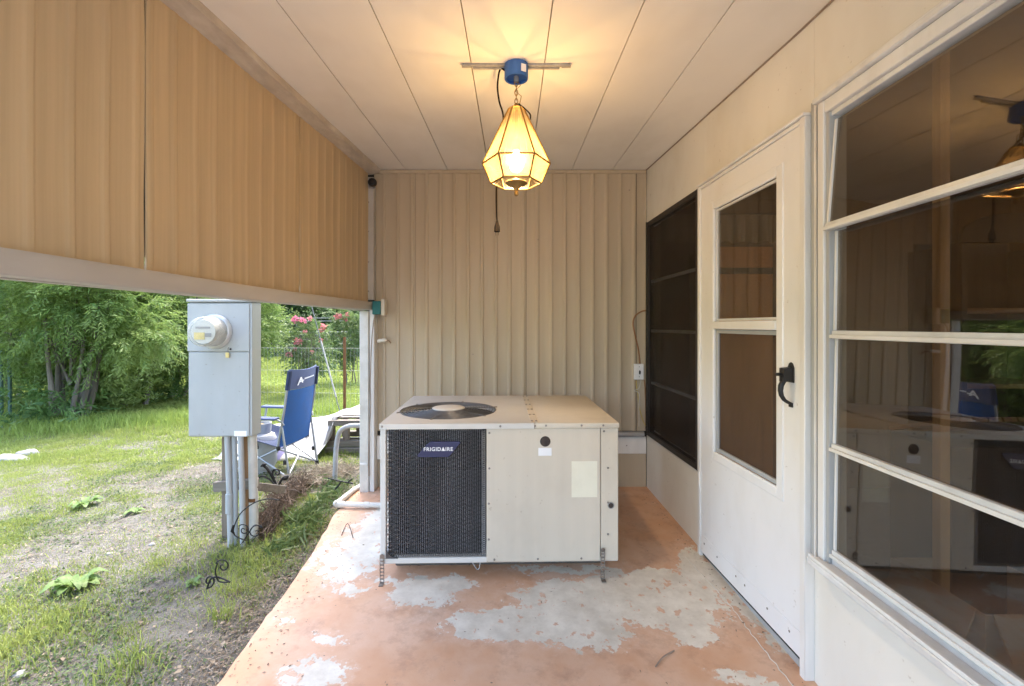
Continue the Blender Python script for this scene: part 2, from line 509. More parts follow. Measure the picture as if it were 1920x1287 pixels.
M['grass'] = leaf_mat('lawn_grass', (0.165,0.22,0.038), (0.33,0.385,0.105), (0.29,0.32,0.085), 0.38, 0.6)
M['grass_long'] = leaf_mat('tall_grass', (0.16,0.235,0.038), (0.30,0.375,0.085), None, 0.38, 0.6)
M['weed'] = leaf_mat('pale_weed_leaf', (0.12,0.20,0.05), (0.20,0.29,0.09), None, 0.35, 0.5)
M['dark_weed'] = leaf_mat('dark_weed_leaf', (0.045,0.085,0.022), (0.125,0.17,0.055), None, 0.35, 0.5)
M['shrub'] = leaf_mat('feathery_shrub_leaf', (0.065,0.14,0.028), (0.24,0.335,0.095), (0.28,0.34,0.095), 0.42, 0.45)
M['shrub_dark'] = leaf_mat('dark_shrub_leaf', (0.045,0.105,0.026), (0.15,0.245,0.07), None, 0.4, 0.45)
M['tree_leaf'] = leaf_mat('broad_tree_leaf', (0.03,0.075,0.017), (0.125,0.205,0.05), (0.08,0.15,0.035), 0.4, 0.45)
M['fence_leaf'] = leaf_mat('dark_fence_shrub_leaf', (0.020,0.050,0.014), (0.065,0.12,0.032), None, 0.3, 0.5)  # darkest of the leaf greens, for the shrubs behind the fence
M['rose_leaf'] = leaf_mat('flower_bush_leaf', (0.05,0.10,0.025), (0.16,0.22,0.08), None, 0.35, 0.5)
M['petal'] = leaf_mat('coral_pink_petal', (0.52,0.13,0.15), (0.68,0.30,0.30), None, 0.3, 0.6)
M['petal_pink'] = leaf_mat('magenta_petal', (0.55,0.10,0.20), (0.70,0.24,0.33), None, 0.3, 0.6)
M['room_wall'] = wood_mat('room_panelling', (0.15,0.085,0.042), (0.215,0.13,0.068), 'z', 8, 0.5, 0.05)
M['room_floor'] = surf('room_carpet', (0.22,0.17,0.13), 0.95, 0.15, 20)
M['stud'] = wood_mat('pine_stud', (0.46,0.28,0.13), (0.58,0.38,0.19), 'z', 10, 0.6, 0.1)
M['cabinet'] = wood_mat('orange_cabinet_wood', (0.68,0.30,0.09), (0.78,0.38,0.13), 'z', 9, 0.4, 0.05)
M['dark_wood'] = wood_mat('dark_shelf_wood', (0.045,0.028,0.018), (0.075,0.048,0.03), 'z', 9, 0.5, 0.1)
M['slat_wood'] = wood_mat('brown_slat_wood', (0.22,0.12,0.06), (0.34,0.20,0.11), 'z', 12, 0.5, 0.1)
M['cardboard'] = surf('cardboard', (0.44,0.31,0.20), 0.85, 0.08, 8, bump=0.1)
M['curtain'] = surf('cream_curtain_cloth', (0.50,0.46,0.36), 0.9, 0.08, 8)
M['red_cloth'] = surf('faded_red_cloth', (0.42,0.07,0.08), 0.9, 0.1, 10)
M['shingle'] = surf('roof_metal', (0.50,0.49,0.47), 0.5, 0.1, 3)
M['clear_guard'] = surf('pale_plastic_guard', (0.22,0.215,0.18), 0.4, 0.1, 20)

def lantern_glass():
    t = NT('amber_lantern_glass')
    n1 = t.noise(t.pos(), 30, 4, 0.6)
    c = t.mix(t.ramp(n1, 0.3, 0.7), (0.120,0.086,0.048), (0.155,0.113,0.066))
    tl = t.n('BsdfTranslucent'); t.set(tl.inputs[0], c)
    df = t.n('BsdfGlossy'); t.set(df.inputs[0], (1,0.95,0.85)); df.inputs['Roughness'].default_value = 0.25
    tr = t.n('BsdfTransparent'); t.set(tr.inputs[0], (1.0,0.90,0.70))
    m1 = t.n('MixShader'); m1.inputs[0].default_value = 0.55
    t.t.links.new(tl.outputs[0], m1.inputs[1]); t.t.links.new(tr.outputs[0], m1.inputs[2])
    m2 = t.n('MixShader'); m2.inputs[0].default_value = 0.06
    t.t.links.new(m1.outputs[0], m2.inputs[1]); t.t.links.new(df.outputs[0], m2.inputs[2])
    return t.done(m2.outputs[0])
M['lantern_glass'] = lantern_glass()

def emit(name, col, s):
    t = NT(name)
    e = t.n('Emission'); t.set(e.inputs[0], col); e.inputs[1].default_value = s
    return t.done(e.outputs[0])
M['bulb'] = emit('glowing_bulb', (1.0,0.72,0.36), 60.0)

def meter_dome():
    t = NT('meter_cover_plastic')
    lw = t.n('LayerWeight'); lw.inputs[0].default_value = 0.45
    tr = t.n('BsdfTransparent'); t.set(tr.inputs[0], (0.95,0.95,0.93))
    p = t.bsdf((0.72,0.72,0.70), 0.12, 0, 0.6)
    mx = t.n('MixShader'); t.set(mx.inputs[0], t.ramp(lw.outputs['Facing'], 0.15, 0.85, 0.06, 0.75))
    t.t.links.new(tr.outputs[0], mx.inputs[1]); t.t.links.new(p, mx.inputs[2])
    return t.done(mx.outputs[0])
M['dome'] = meter_dome()

# ================================================================ THE SETTING
def FP(px, py, dz=0.0):
    d = 1234.0/(py - 579.0)
    return Vector(((px-960)/FPX*d, d, floor_z(d) + dz))

def slab_material():
    t = NT('peeling_orange_paint')
    geo = t.n('NewGeometry').outputs['Position']
    # ragged outlines: the position is pushed about by noise before the patch shapes are measured
    def warped(scale, amt, base, loc):
        nv = t.noise(t.pos((1,1,1), loc), scale, 6, 0.68, 0.0, out=1)
        sub = t.n('VectorMath', operation='SUBTRACT'); t.set(sub.inputs[0], nv); sub.inputs[1].default_value = (0.5,0.5,0.5)
        mul = t.n('VectorMath', operation='SCALE'); t.set(mul.inputs[0], sub.outputs[0]); mul.inputs['Scale'].default_value = amt
        add = t.n('VectorMath', operation='ADD'); t.set(add.inputs[0], base); t.set(add.inputs[1], mul.outputs[0])
        return add.outputs[0]
    w = warped(6.5, 0.30, geo, (0,0,0))
    w = warped(22.0, 0.10, w, (4,2,0))
    w = warped(75.0, 0.035, w, (1,6,0))
    patches = [  # px, py, half width, half height of each bare patch
        (1130,1125,165,48), (980,1168,165,32), (1100,1190,90,26), (1245,1118,105,58), (1290,1185,50,22), (1215,1085,90,22),
        (1330,1075,60,36), (1300,1045,26,26), (1395,1135,30,42), (1440,1185,26,40),
        (795,1112,62,27), (850,1095,40,14), (655,1103,34,12), (617,1197,22,14), (590,1262,70,26), (1385,1276,55,14),
        (690,1010,52,72), (650,1055,50,36), (720,975,40,40), (600,1035,13,22), (530,1160,18,10),
        (760,1088,60,8), (1060,1068,120,6), (585,985,20,16)]
    best = None
    for px, py, rx, ry in patches:
        c = FP(px, py)
        ax = rx/FPX*c.y; ay = ry*c.y*c.y/1234.0
        mp = t.n('Mapping'); t.set(mp.inputs[0], w)
        mp.inputs['Location'].default_value = (-c.x/ax, -c.y/ay, 0)
        mp.inputs['Scale'].default_value = (1/ax, 1/ay, 0)
        ln = t.n('VectorMath', operation='LENGTH'); t.set(ln.inputs[0], mp.outputs[0])
        v = t.math('SUBTRACT', 1.0, ln.outputs['Value'])
        best = v if best is None else t.math('MAXIMUM', best, v)
    fine = t.noise(t.pos((1,1,1), (2,5,0)), 26, 5, 0.7)
    mid = t.noise(t.pos((1,1,1), (9,1,0)), 5, 5, 0.6)
    holes = t.noise(t.pos((1,0.8,1), (1,8,0)), 17, 5, 0.6)
    m = t.math('ADD', best, t.math('MULTIPLY', t.math('SUBTRACT', fine, 0.5), 1.15))
    bare = t.ramp(m, 0.02, 0.07)
    flake = t.ramp(holes, 0.60, 0.625)                      # islands of paint left inside the bare areas
    bare = t.math('MULTIPLY', bare, t.math('SUBTRACT', 1.0, flake))
    thin = t.ramp(t.math('ADD', m, 0.0), -0.35, 0.05, 0, 0.35)
    specks = t.ramp(t.noise(t.pos((1,1,1), (7,7,0)), 44, 3, 0.7), 0.70, 0.73)
    # paint: faded pinkish orange to browner orange
    paint = t.mix(t.ramp(mid, 0.35, 0.68), (0.58,0.33,0.20), (0.66,0.445,0.315))
    paint = t.mix(t.ramp(t.noise(t.pos((1,1,1), (3,3,0)), 1.3, 4, 0.6), 0.42, 0.62, 0, 0.6), paint, (0.57,0.295,0.145))
    paint = t.mix(thin, paint, (0.70,0.53,0.42))
    paint = t.mix(t.ramp(t.noise(t.pos((1,1,1), (13,3,0)), 9, 6, 0.75), 0.50, 0.72, 0, 0.5), paint, (0.34,0.20,0.13))
    grey = t.mix(t.ramp(t.noise(t.pos((1,1,1), (5,5,0)), 7, 6, 0.7), 0.35, 0.65), (0.57,0.505,0.41), (0.74,0.68,0.575))
    grey = t.mix(t.math('MULTIPLY', specks, 0.6), grey, (0.33,0.24,0.19))
    col = t.mix(bare, paint, grey)
    h = t.math('ADD', t.math('MULTIPLY', bare, -0.7), t.math('MULTIPLY', t.noise(t.pos((1,1,1), (2,5,0)), 30, 3, 0.7), 0.6))
    rough = t.math('ADD', t.math('MULTIPLY', bare, 0.12), t.ramp(mid, 0.3, 0.7, 0.50, 0.66))
    return t.done(t.bsdf(col, rough, 0, 0.35, t.bump(h, 0.4, 0.004)))
M['slab'] = slab_material()

def slab_left(y):
    b = np.interp(y, [-1.7, 1.74, 2.44, 3.24, 3.9], [-1.08, -1.085, -1.10, -1.19, -1.20])
    return b + 0.02*(vnoise(np.array([y*6.0]), np.array([0.3]), 5)[0]-0.5) + 0.010*(vnoise(np.array([y*24.0]), np.array([2.3]), 6)[0]-0.5)

sb = MB()
ys = np.arange(-1.0, 3.93, 0.04)
rows = []
for y in ys:
    x0 = float(slab_left(y)); z = floor_z(y)
    rows.append([(x0-0.004, y, z-0.3), (x0-0.004, y, z-0.012), (x0+0.006, y, z-0.002), (x0+0.02, y, z), (0.0, y, z), (1.35, y, z), (1.35, y, z-0.3)])
vs_ = [p for r in rows for p in r]
fs_ = [(i*7+k, i*7+k+1, (i+1)*7+k+1, (i+1)*7+k) for i in range(len(ys)-1) for k in range(6)]
fs_.append(tuple(range(7))); fs_.append(tuple((len(ys)-1)*7 + k for k in range(7)))
sb.add(vs_, fs_)
slab = sb.build('patio_slab', M['slab'])
tag(slab, kind='structure')

# --- yard: one sheet out to the horizon, finer near the porch
def ground_material():
    t = NT('sandy_soil_and_turf')
    p = t.pos()
    n1 = t.noise(p, 1.2, 4, 0.6)
    n2 = t.noise(p, 14, 4, 0.7)
    n3 = t.noise(p, 60, 3, 0.7)
    soil = t.mix(t.ramp(n2, 0.3, 0.7), (0.110,0.102,0.088), (0.222,0.212,0.19))
    soil = t.mix(t.ramp(n1, 0.40, 0.62, 0, 0.5), soil, (0.13,0.105,0.08))
    soil = t.mix(t.ramp(n3, 0.62, 0.72, 0, 0.7), soil, (0.10,0.075,0.05))
    turf = t.mix(t.ramp(n2, 0.3, 0.7), (0.10,0.15,0.028), (0.20,0.25,0.06))
    turf = t.mix(t.ramp(n3, 0.5, 0.75, 0, 0.6), turf, (0.15,0.165,0.055))
    sep = t.n('SeparateXYZ'); t.set(sep.inputs[0], t.n('NewGeometry').outputs['Position'])
    far = t.ramp(t.math('ADD', sep.outputs[1], t.math('MULTIPLY', t.math('SUBTRACT', n1, 0.5), 3.0)), 5.0, 8.5)
    side = t.ramp(t.math('MULTIPLY', sep.outputs[0], -1.0), 4.0, 7.0)
    f = t.math('MAXIMUM', far, side)
    c = t.mix(f, soil, turf)
    h = t.noise(p, 34, 4, 0.75)
    return t.done(t.bsdf(c, 0.95, 0, 0.1, t.bump(h, 0.9, 0.03)))
M['ground'] = ground_material()

gx = np.concatenate([-np.geomspace(400, 9, 16), np.arange(-8.8, 0.01, 0.09), np.geomspace(0.5, 400, 14)])
gy = np.concatenate([-np.geomspace(400, 2, 12), np.arange(-1.5, 10, 0.09), np.geomspace(10.2, 500, 24)])
GX, GY = np.meshgrid(gx, gy)
GZ = ground_z(GX, GY)
GZ = np.where((GX > -1.0) & (GY < 6) & (GY > -1.6), GZ - 0.25, GZ)
nx, ny = len(gx), len(gy)
idx = np.arange(nx*ny).reshape(ny, nx)
q = np.stack([idx[:-1,:-1], idx[:-1,1:], idx[1:,1:], idx[1:,:-1]], -1).reshape(-1, 4)
ground = np_mesh('ground', np.stack([GX, GY, GZ], -1).reshape(-1, 3), q, None, M['ground'], smooth=True)
tag(ground, kind='structure')

# --- porch ceiling: long painted panels with open joints, roof sheet above
ceiling = bpy.data.objects.new('ceiling', None); COL.objects.link(ceiling)
ceiling.location = (0, 3.7, 2.44); WORLD['ceiling'] = Matrix.Translation((0, 3.7, 2.44))
tag(ceiling, kind='structure')
edges = [-1.26, -0.817, -0.497, -0.178, 0.142, 0.460, 0.772, 1.30]
for a, b in zip(edges[:-1], edges[1:]):
    m = MB()
    y0, y1 = -0.9, 3.76
    z0, z1 = ceil_z(y0), ceil_z(y1)
    n = 28
    pr = []
    xa, xb = a+0.0022, b-0.0022
    sag = random.uniform(0.0015, 0.004)
    for i in range(n+1):
        y = y0 + (y1-y0)*i/n; z = ceil_z(y)
        row = []
        for k in range(7):
            u = k/6
            row.append((xa+(xb-xa)*u, y, z - sag*math.sin(math.pi*u)*(0.6+0.4*math.sin(y*2.3+a*9))))
        row += [(xb, y, z+0.03), (xa, y, z+0.03)]
        pr.append(row)
    vs_ = [p for r in pr for p in r]
    fs_ = [(i*9+k, i*9+(k+1) % 9, (i+1)*9+(k+1) % 9, (i+1)*9+k) for i in range(n) for k in range(9)]
    fs_ += [tuple(range(9)), tuple(n*9+k for k in range(8, -1, -1))]
    m.add(vs_, fs_)
    m.build('ceiling_panel', M['ceiling'], ceiling)
m = MB()
m.add([(-1.34,-0.95,ceil_z(-0.95)+0.034),(5.0,-0.95,ceil_z(-0.95)+0.034),(5.0,4.6,ceil_z(4.6)+0.034),(-1.34,4.6,ceil_z(4.6)+0.034),
       (-1.34,-0.95,ceil_z(-0.95)+0.12),(5.0,-0.95,ceil_z(-0.95)+0.12),(5.0,4.6,ceil_z(4.6)+0.12),(-1.34,4.6,ceil_z(4.6)+0.12)],
      [(0,3,2,1),(4,5,6,7),(0,1,5,4),(1,2,6,5),(2,3,7,6),(3,0,4,7)])
m.build('roof_sheet', M['shingle'], ceiling)

# --- ribbed siding: profile along a line, extruded upwards
PERIOD = 0.1064
def rib_profile(length, amp, phase=0.0):
    pts = [(0.0, None)]
    s = []
    k = -2
    base = [(0.0, 0.0), (0.040, 0.04), (0.070, 0.0), (0.074, 0.12), (0.0815, 0.92), (0.084, 1.0), (0.097, 1.0), (0.0995, 0.92), (0.1045, 0.08)]
    while k*PERIOD - phase < length + PERIOD:
        for a, h in base:
            s.append((k*PERIOD - phase + a, h*amp))
        k += 1
    xs = np.array([a for a, _ in s]); hs = np.array([h for _, h in s])
    inside = (xs > 1e-4) & (xs < length-1e-4)
    return ([(0.0, float(np.interp(0, xs, hs)))] + [(float(a), float(h)) for a, h in zip(xs[inside], hs[inside])] +
            [(length, float(np.interp(length, xs, hs)))])

def rib_sheet(origin, along, outward, length, zb, zt, amp, phase=0.0, thick=0.006, wob=0.0):
    """zb, zt: functions of distance along the sheet"""
    o = Vector(origin); a = Vector(along).normalized(); w = Vector(outward).normalized()
    pr = rib_profile(length, amp, phase)
    m = MB(); n = len(pr); NZ = 5
    vs_ = []
    for side in (0, 1):
        for j in range(NZ):
            f = j/(NZ-1)
            for s, h in pr:
                z = zb(s)*(1-f) + zt(s)*f
                hh = h if side == 0 else -thick
                p = o + a*s + w*(hh + wob*math.sin(7*f + 3*s))
                vs_.append((p.x, p.y, z))
    fs_ = []
    def I(side, j, i): return side*n*NZ + j*n + i
    for j in range(NZ-1):
        for i in range(n-1):
            fs_.append((I(0,j,i), I(0,j,i+1), I(0,j+1,i+1), I(0,j+1,i)))
            fs_.append((I(1,j,i), I(1,j+1,i), I(1,j+1,i+1), I(1,j,i+1)))
        for i in (0, n-1):
            fs_.append((I(0,j,i), I(0,j+1,i), I(1,j+1,i), I(1,j,i)))
    for i in range(n-1):
        for j in (0, NZ-1):
            fs_.append((I(0,j,i), I(1,j,i), I(1,j,i+1), I(0,j,i+1)))
    return m.add(vs_, fs_)

YB = 3.70
bw = thing('ribbed_end_wall', (0, YB, 0), 'cream ribbed metal end wall behind the cooling unit', 'wall')
sheets = [(-1.062, -0.745), (-0.742, 0.108), (0.111, 0.958), (0.961, 1.034)]
for k, (x0, x1) in enumerate(sheets):
    off = 0.0 if k % 2 == 0 else 0.0035
    rib_sheet((x0, YB-off, 0), (1,0,0), (0,-1,0), x1-x0, lambda s: 0.43, lambda s: 2.437, 0.0085, PERIOD*(0.05 if k else 0.12), wob=0.0008).build('siding_sheet', M['siding'], bw)
m = MB()
m.box(-1.06, 1.12, YB+0.012, YB+0.10, -0.25, 2.47); m.box(-1.125, -1.0605, 3.6995, YB+0.10, 1.30, 2.47); m.build('wall_core', M['rubber'], bw)
m = MB(); m.box(-1.04, 1.032, YB-0.012, YB+0.010, 0.255, 0.385); m.build('base_board', M['white_trim'], bw, 0.003)
m = MB(); m.box(-1.04, 1.032, YB-0.004, YB+0.010, -0.03, 0.2545); m.build('skirting_sheet', M['siding'], bw)
m = MB(); m.tube([(-0.985, YB-0.022, 0.408), (1.01, YB-0.022, 0.408)], 0.022, 12); m.build('sill_pipe', M['pipe_grey'], bw)
m = MB(); m.box(-1.055, 1.03, YB-0.016, YB-0.0005, 2.412, 2.436); m.build('head_trim', M['siding'], bw, 0.002)
for sx_, sz_ in ((0.88, 0.32), (-0.30, 1.02), (0.90, 2.28), (0.2, 1.9)):
    m = MB(); m.lathe([(0.0045,0),(0.0045,0.002),(0.002,0.0035)], 10, (0,0,0)); 
    m.xf = Matrix.Translation((sx_, YB-0.0165, sz_)) @ Matrix.Rotation(R(90), 4, 'X'); m.build('screw', M['screw'], bw)

# --- hanging left fascia: beam under the ceiling, ribbed panels, bottom rail
fa = thing('hanging_fascia', (XL(1.5), 1.5, 1.36), 'tan ribbed panels hung under the ceiling along the open side', 'fascia')
def yl(y, dx=0.0): return XL(y) + dx
ZR0, ZR1 = 1.352, 1.414
ends = [-0.92, -0.52, 0.50, 1.525, 2.545, 3.615]
adir = Vector((XL(3)-XL(2), 1, 0)).normalized(); odir = Vector((adir.y, -adir.x, 0))
for k in range(5):
    y0, y1 = ends[k]+0.004, ends[k+1]-0.004
    L = (y1-y0)/adir.y
    off = 0.0
    o = Vector((XL(y0), y0, 0)) - odir*0.012 + odir*off
    rib_sheet(o, adir, odir, L, lambda s: ZR1-0.02, lambda s, y0=y0: ceil_z(y0+s)-0.02, 0.0024, PERIOD*(0.3+0.13*k), wob=0.002).build('fascia_panel', M['fascia'], fa)
for k in range(5):                       # dark overlaps behind the joints
    y = ends[k]
    if k in (1,2,3,4):
        m = MB(); c = Vector((XL(y), y, 1.9)) - odir*0.026
        m.obox(c, adir*0.02, odir*0.003, Vector((0,0,0.44))); m.build('joint_strip', M['rubber'], fa)
m = MB()
a = Vector((XL(-0.55), -0.55, 0)); b = Vector((XL(3.60), 3.60, 0))
def along_prism(y0, y1, prof, zf):
    """prof: list of (outward, z) corners; swept along the fascia"""
    mm = MB(); n = 24; vs_ = []; k = len(prof)
    for i in range(n+1):
        y = y0 + (y1-y0)*i/n
        for w, z in prof:
            p = Vector((XL(y), y, 0)) + odir*w
            vs_.append((p.x, p.y, z + zf(y)))
    fs_ = [(i*k+j, i*k+(j+1) % k, (i+1)*k+(j+1) % k, (i+1)*k+j) for i in range(n) for j in range(k)]
    fs_ += [tuple(range(k)), tuple(n*k+j for j in range(k-1, -1, -1))]
    return mm.add(vs_, fs_)
along_prism(-0.93, 3.61, [(-0.035, ZR0), (0.022, ZR0), (0.026, ZR0+0.004), (0.026, ZR1-0.012), (0.018, ZR1), (-0.035, ZR1)],
            lambda y: 0.004*math.sin(y*2.1)).build('bottom_rail', M['rail'], fa, 0.0)
along_prism(-0.93, 3.66, [(-0.06, -0.055), (0.012, -0.048), (0.030, -0.040), (0.062, -0.034), (0.066, -0.003), (-0.06, -0.003)],
            lambda y: ceil_z(y) + 0.002*math.sin(y*11)+0.0012*math.sin(y*37)).build('top_beam', M['beam'], fa, 0.0)
along_prism(-0.93, 3.66, [(-0.075, -0.10), (-0.062, -0.10), (-0.062, 0.12), (-0.075, 0.12)], lambda y: ceil_z(y)).build('outer_flashing', M['rail'], fa)
along_prism(-0.93, 3.61, [(-0.075, ZR0-0.0), (-0.037, ZR0-0.0), (-0.037, ZR1+0.02), (-0.075, ZR1+0.02)], lambda y: 0).build('outer_rail', M['rail'], fa)

# --- corner post and strips where fascia meets the end wall
cp = thing('corner_post', (-1.09, 3.60, -0.02), 'white painted corner post at the left end of the ribbed wall', 'post')
m = MB(); m.box(-1.139, -1.072, 3.585, 3.66, -0.03, ZR0-0.003); m.build('post_face', M['pvc'], cp, 0.004)
m = MB(); m.box(-1.0695, -1.034, 3.600, 3.695, -0.02, 1.42); m.build('inner_strip', M['white_trim'], cp, 0.003)
m = MB(); m.box(-1.134, -1.08, 3.575, 3.5845, 0.20, 0.215); m.build('seam_lip', M['white_trim'], cp, 0.001)
m = MB(); m.box(-1.032, -0.99, 3.66, 3.688, 0.22, 0.40); m.build('end_block', M['white_trim'], cp, 0.003)
st = thing('screw_strip', (-1.085, 3.62, 1.44), 'pale metal strip with screws above the corner post', 'strip')
m = MB(); m.box(-1.107, -1.044, 3.617, 3.686, 1.437, 2.36); m.build('strip_face', M['rail'], st, 0.002)
m = MB(); m.box(-1.125, -1.1075, 3.600, 3.6985, 1.437, 2.38); m.build('strip_edge', M['rubber'], st)
for z in (1.50, 1.72, 1.95, 2.17):
    m = MB(); m.lathe([(0.006,0),(0.006,0.002),(0.003,0.004)], 10); m.xf = Matrix.Translation((-1.082, 3.6165, z)) @ Matrix.Rotation(R(90), 4, 'X')
    m.build('screw', M['screw'], st)

# unseen concrete sheet behind the camera, added to bounce daylight onto the ceiling
m = MB(); m.box(-5.0, 6.0, -14.0, -1.005, -0.42, floor_z(-1.0)-0.012)
tag(m.build('bounce_ground', M['concrete'], None, 0.01), kind='structure')

# ================================================================ THE HOUSE SIDE
house = thing('mobile_home', (1.2, 2.0, -0.05), 'cream walled mobile home side with door and awning windows along the porch', 'house')
def wbox(m, u0, u1, w0, w1, v0, v1, seg=1):
    """box in wall coordinates: u along the wall, w outwards from the wall face, v height"""
    for i in range(seg):
        a = u0+(u1-u0)*i/seg; b = u0+(u1-u0)*(i+1)/seg
        p = [(XR(a)-w0, a), (XR(b)-w0, b), (XR(b)-w1, b), (XR(a)-w1, a)]
        m.add([(x, y, v0) for x, y in p] + [(x, y, v1) for x, y in p],
              [(0,3,2,1),(4,5,6,7),(0,1,5,4),(1,2,6,5),(2,3,7,6),(3,0,4,7)])
    return m
def wpart(name, mat, parent, *boxes, bevel=0.0, seg=1):
    m = MB()
    for b in boxes: wbox(m, *b)
    return m.build(name, mat, parent, bevel, seg=seg)
D0, D1 = 1.790, 2.675           # door
S0, S1 = 2.735, 3.645           # screened window
W0, W1 = 0.10, 1.690            # awning window
TOP = 2.50
# wall panels
wpart('wall_panel', M['cream_wall'], house, (2.703, 3.70, -0.09, 0, -0.05, 0.407))
wpart('wall_panel', M['cream_wall'], house, (2.703, 3.70, -0.09, 0, 2.025, TOP))
wpart('wall_panel', M['cream_wall'], house, (S1+0.001, 3.70, -0.09, 0, 0.4075, 2.0245))
wpart('wall_panel', M['cream_wall'], house, (2.703, S0-0.001, -0.09, 0, 0.4075, 2.0245))
wpart('wall_panel', M['cream_wall'], house, (1.7685, 2.702, -0.09, 0.0, 2.036, TOP))
m = MB(); wbox(m, -1.7, 1.7675, -0.09, 0, 2.060, TOP); m.build('wall_panel', M['cream_wall'], house)
m = MB(); wbox(m, -1.7, 1.7675, -0.09, 0, -0.12, 0.398); m.build('wall_panel', M['cream_wall'], house)
m = MB(); wbox(m, -1.7, W0-0.001, -0.09, 0, 0.3985, 2.0595); m.build('wall_panel', M['cream_wall'], house)
# crown line under the ceiling
m = MB()
for i in range(12):
    a = -1.7 + 5.4*i/12; b = -1.7 + 5.4*(i+1)/12
    p = [(XR(a)-0.0005, a), (XR(b)-0.0005, b), (XR(b)-0.008, b), (XR(a)-0.008, a)]
    m.add([(x, y, ceil_z(y)-0.005) for x, y in p]+[(x, y, ceil_z(y)-0.001) for x, y in p],
          [(0,3,2,1),(4,5,6,7),(0,1,5,4),(1,2,6,5),(2,3,7,6),(3,0,4,7)])
m.build('ceiling_bead', M['cable_grey'], house)

# ---- door
G0, G1 = 1.958, 2.515
door = wpart('door', M['white'], house,
             (D0+0.012, G0-0.035, -0.012, 0.026, -0.012, 1.995), (G1+0.035, D1-0.006, -0.012, 0.026, -0.012, 1.995),
             (G0-0.04, G1+0.04, -0.0115, 0.0255, 1.880, 1.9945), (G0-0.04, G1+0.04, -0.0115, 0.0255, -0.0115, 0.545))
door['label'] = 'white storm door with glass above and screen below'
def frame(name, mat, par, u0, u1, v0, v1, t, w0, w1, bevel=0.002):
    return wpart(name, mat, par, (u0, u0+t, w0, w1, v0, v1), (u1-t, u1, w0, w1, v0, v1),
                 (u0+t-0.001, u1-t+0.001, w0+0.0005, w1-0.0005, v0+0.0003, v0+t), (u0+t-0.001, u1-t+0.001, w0+0.0005, w1-0.0005, v1-t, v1-0.0003), bevel=bevel)
frame('glazing_frame', M['white'], door, G0-0.045, G1+0.045, 0.537, 1.893, 0.045, 0.014, 0.031, 0.004)
wpart('middle_rail', M['white'], door, (G0, G1, 0.004, 0.034, 1.222, 1.262), bevel=0.004)
frame('pane_frame', M['alu'], door, G0+0.001, G1-0.001, 1.2635, 1.847, 0.012, 0.002, 0.016, 0.001)
frame('screen_frame', M['alu_grey'], door, G0+0.001, G1-0.001, 0.583, 1.2205, 0.020, 0.000, 0.018, 0.002)
wpart('glass_pane', M['glass'], door, (G0+0.011, G1-0.011, 0.006, 0.010, 1.274, 1.837))
wpart('screen_cloth', M['door_screen'], door, (G0+0.018, G1-0.018, 0.006, 0.008, 0.601, 1.202))
wpart('kick_strip', M['white'], door, (D0+0.014, D1-0.008, 0.0262, 0.030, -0.010, 0.085), bevel=0.001)
wpart('sweep', M['rubber'], door, (D0+0.02, D1-0.01, 0.004, 0.018, -0.030, -0.0125))
for u in (1.87, 2.02, 2.20, 2.28, 2.47, 2.62):
    m = MB(); m.lathe([(0.005,0),(0.005,0.0015),(0.0025,0.003)], 10); m.xf = Matrix.Translation((XR(u)-0.030, u, 0.050)) @ Matrix.Rotation(R(-90), 4, 'Y')
    m.build('screw', M['screw'], door)
for z in (0.35, 1.05, 1.55, 1.82):
    m = MB(); u = D1-0.004; m.lathe([(0.0065,0),(0.0065,0.075)], 10, (XR(u)-0.033, u, z)); m.build('hinge', M['white_trim'], door)
# handle
hu = 1.862
hx = XR(hu)-0.026
hd = MB()
hd.prism([(hx, hu-0.020, 1.035), (hx, hu+0.020, 1.035), (hx, hu+0.020, 1.125), (hx, hu+0.010, 1.150), (hx, hu, 1.158), (hx, hu-0.010, 1.150), (hx, hu-0.020, 1.125)], (-0.006, 0, 0))
hd.prism([(hx-0.006, hu-0.016, 1.045), (hx-0.006, hu+0.016, 1.045), (hx-0.006, hu+0.016, 1.128), (hx-0.006, hu-0.016, 1.128)], (-0.034, 0, -0.006))
hd.lathe([(0.010,0),(0.010,0.020),(0.0085,0.022)], 12, (hx-0.062, hu, 1.084), 'x')
hd.tube([(hx-0.030, hu, 1.05), (hx-0.042, hu, 1.015), (hx-0.044, hu, 0.985), (hx-0.040, hu, 0.955), (hx-0.030, hu, 0.930), (hx-0.016, hu, 0.915), (hx-0.004, hu, 0.905)],
        [0.011,0.011,0.010,0.0095,0.009,0.009,0.008], 8)
hd.prism([(hx, hu-0.011, 0.885), (hx, hu+0.011, 0.885), (hx, hu+0.011, 0.912), (hx, hu-0.011, 0.912)], (-0.007, 0, 0))
hd.v = [(x, y, 0.924+(z-0.885)*0.64) for x, y, z in hd.v]
hd.build('door_handle', M['black'], door, 0.002)
# door jambs
wpart('door_frame', M['white_trim'], house, (D0-0.022, D0+0.010, -0.02, 0.036, -0.085, 2.015), (D1-0.004, D1+0.026, -0.02, 0.034, -0.045, 2.0145),
      (D0+0.0105, D1-0.0045, -0.02, 0.032, 1.997, 2.014), bevel=0.003)
wpart('drip_cap', M['white_trim'], house, (D0-0.022, D1+0.03, 0.002, 0.042, 2.0155, 2.028), bevel=0.003)
wpart('threshold', M['alu_grey'], house, (D0-0.02, D1+0.02, -0.09, 0.012, -0.12, -0.034))
# grey filler strip between door and awning window
wpart('filler_strip', M['alu_grey'], house, (1.697, D0-0.0225, -0.05, 0.014, 0.402, 2.058), bevel=0.002)
wpart('filler_strip', M['alu'], house, (1.728, 1.742, 0.0145, 0.020, 0.402, 2.056), bevel=0.002)

